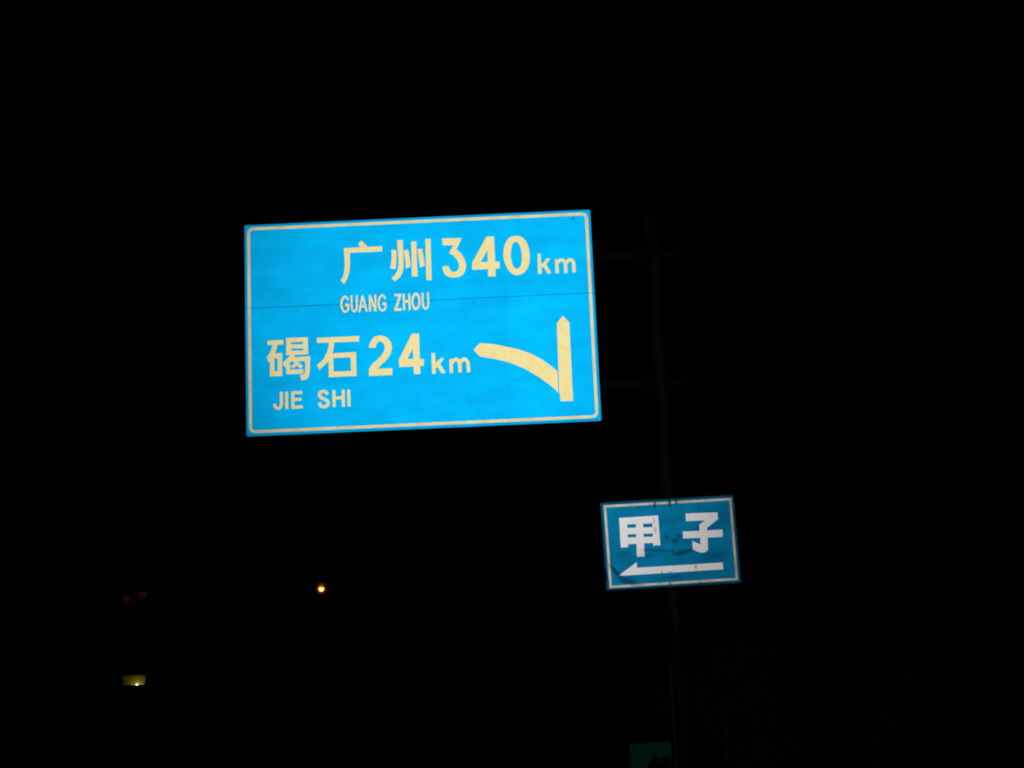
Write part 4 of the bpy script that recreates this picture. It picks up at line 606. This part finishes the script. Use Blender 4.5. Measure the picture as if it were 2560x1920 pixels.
def facade(x0, x1, z0, z1, y0, y1, holes):
    xs = sorted({x0, x1, *[h[0] for h in holes], *[h[1] for h in holes]})
    zs = sorted({z0, z1, *[h[2] for h in holes], *[h[3] for h in holes]})
    mb = MB()
    def solid(i, j):
        if not (0 <= i < len(xs) - 1 and 0 <= j < len(zs) - 1): return False
        cx_, cz_ = (xs[i] + xs[i + 1]) / 2, (zs[j] + zs[j + 1]) / 2
        return not any(h[0] < cx_ < h[1] and h[2] < cz_ < h[3] for h in holes)
    for i in range(len(xs) - 1):
        for j in range(len(zs) - 1):
            if not solid(i, j): continue
            a, b, c, d = xs[i], xs[i + 1], zs[j], zs[j + 1]
            for y in (y0, y1): mb.add([(a, y, c), (b, y, c), (b, y, d), (a, y, d)], [(0, 1, 2, 3)])
            if not solid(i - 1, j): mb.add([(a, y0, c), (a, y1, c), (a, y1, d), (a, y0, d)], [(0, 1, 2, 3)])
            if not solid(i + 1, j): mb.add([(b, y0, c), (b, y1, c), (b, y1, d), (b, y0, d)], [(0, 1, 2, 3)])
            if not solid(i, j - 1): mb.add([(a, y0, c), (b, y0, c), (b, y1, c), (a, y1, c)], [(0, 1, 2, 3)])
            if not solid(i, j + 1): mb.add([(a, y0, d), (b, y0, d), (b, y1, d), (a, y1, d)], [(0, 1, 2, 3)])
    return mb
facade(HX0 - ox, HX1 - ox, 0, HZ, 0, .24, wins).build('wall', M['plaster'], hs)
MB().box(HX0 - ox, HX0 - ox + .24, .241, HD, 0, HZ).build('wall', M['plaster'], hs)
MB().box(HX1 - ox - .24, HX1 - ox, .241, HD, 0, HZ).build('wall', M['plaster'], hs)
MB().box(HX0 - ox + .241, HX1 - ox - .241, HD - .24, HD, 0, HZ).build('wall', M['plaster'], hs)
rf = MB().box(HX0 - ox - .3, HX1 - ox + .3, -.3, HD + .3, HZ + .001, HZ + .2).build('roof', M['plaster'], hs)
for (a, b, c, d) in ((HX0 - ox - .3, HX1 - ox + .3, -.3, -.12), (HX0 - ox - .3, HX1 - ox + .3, HD + .12, HD + .3), (HX0 - ox - .3, HX0 - ox - .12, -.119, HD + .119), (HX1 - ox + .12, HX1 - ox + .3, -.119, HD + .119)):
    MB().box(a, b, c, d, HZ + .201, HZ + .75).build('parapet', M['plaster'], rf)
for (x0, x1, z0, z1) in wins[1:]:
    if z0 < .5:
        dr = MB().box(x0 + .003, x1 - .003, .10, .15, z0, z1 - .003).build('door', M['brown_paint'], hs)
        MB().tube([(x1 - .16, .05, 1.15), (x1 - .16, .099, 1.15)], .03, 10).build('handle', M['frame'], dr)
        continue
    w_ = MB().box(x0 + .003, x1 - .003, .15, .16, z0 + .003, z1 - .003).build('window', M['glass'], hs)
    xm = (x0 + x1) / 2
    f_ = MB()
    for (a, b, c, d) in ((x0 + .003, x0 + .06, z0 + .003, z1 - .003), (x1 - .06, x1 - .003, z0 + .003, z1 - .003), (xm - .025, xm + .025, z0 + .061, z1 - .061), (x0 + .061, x1 - .061, z0 + .003, z0 + .06), (x0 + .061, x1 - .061, z1 - .06, z1 - .003)):
        f_.box(a, b, .11, .149, c, d)
    f_.build('frame', M['frame'], w_)
    MB().box(x0 - .08, x1 + .08, -.10, -.001, z0 - .09, z0 - .02).build('sill', M['plaster'], w_)
# the lit room behind the opening: floor, ceiling, side and back walls
rx0, rx1, rz0, rz1 = lit[0] - 1.3, lit[1] + .5, 4.55, 7.05
room = MB()
room.add([(rx0, 2.6, rz0), (rx1, 2.6, rz0), (rx1, 2.6, rz1), (rx0, 2.6, rz1)], [(0, 1, 2, 3)])
room.add([(rx0, .245, rz0), (rx0, 2.6, rz0), (rx0, 2.6, rz1), (rx0, .245, rz1)], [(0, 1, 2, 3)])
room.add([(rx1, .245, rz0), (rx1, 2.6, rz0), (rx1, 2.6, rz1), (rx1, .245, rz1)], [(0, 1, 2, 3)])
room.add([(rx0, .245, rz0), (rx1, .245, rz0), (rx1, 2.6, rz0), (rx0, 2.6, rz0)], [(0, 1, 2, 3)])
room.add([(rx0, .245, rz1), (rx1, .245, rz1), (rx1, 2.6, rz1), (rx0, 2.6, rz1)], [(0, 1, 2, 3)])
rm = room.build('lit_room', M['yellow_paint'], hs)
rm['label'] = 'yellow painted room behind the lit opening'
lb = tag(empty('light_bulb', (-27.40, HY + 2.3, 6.12)), 'small white bulb shining at the lower edge of the yellow opening', 'light bulb')
MB().lathe((0, 0, 0), [(.02, -.09), (.024, -.05), (.045, -.01), (.062, .02), (.058, .05), (.032, .07), (.0, .075)], 16).build('glass', glow('bulb_glow', (1.0, 0.93, 0.62), 24.0), lb)
MB().tube([(0, 0, -.20), (0, 0, -.091)], .03, 12).build('socket', M['frame'], lb)
MB().tube([(0, 0, 4.556 - 6.12), (0, 0, -.201)], .02, 10).lathe((0, 0, 4.556 - 6.12), [(.16, 0), (.16, .02), (.02, .04)], 16).build('lamp_stand', M['frame'], lb)
MB().lathe((-.24, 0, -.02), [(.02, -.05), (.055, -.01), (.06, .03), (.03, .055), (0, .06)], 14).tube([(-.24, 0, -.18), (-.24, 0, -.071)], .02, 10).tube([(-.25, 0, -.16), (0.0, 0, -.16)], .012, 8).build('unlit_bulb', M['road_paint'], lb)

# ------------------------------------------------------------------ dim red sign on the roof
rs = tag(empty('rooftop_sign', (-27.1, HY + .35, HZ + .2)), 'dim red lit rooftop sign above the house at far left', 'sign')
zb = HZ + .2
def rp(x0, x1, z0, z1): return rounded(x0 + 27.1, x1 + 27.1, z0 - zb, z1 - zb, (.16, .2, .1, .2))
M['red1'] = glow('dim_red_panel', (1.0, 0.11, 0.015), 0.013, .98, 6.0)
M['red2'] = glow('dimmer_red_panel', (1.0, 0.06, 0.03), 0.0015, .9, 3.0)
for (q, mt) in (((-27.98, -27.50, 11.78, 12.36), 'red1'), ((-26.90, -26.28, 11.98, 12.52), 'red1'), ((-27.53, -27.0, 12.46, 12.82), 'red2'), ((-27.48, -26.92, 11.75, 12.30), 'red2')):
    MB().plate(rp(*q), -.03, .05).build('lit_panel', M[mt], rs)
MB().plate([(-.55, 1.72), (.95, 1.02), (.95, 1.14), (-.55, 1.84)], -.10, -.04).build('slanted_bar', M['dark_steel'], rs)
for xx in (-.65, .05, .55):
    MB().box(xx - .03, xx + .03, .055, .115, .001, 1.9).build('post', M['dark_steel'], rs)
for zz in (.95, 1.5):
    MB().box(-.95, .95, .116, .16, zz, zz + .05).build('rail', M['dark_steel'], rs)
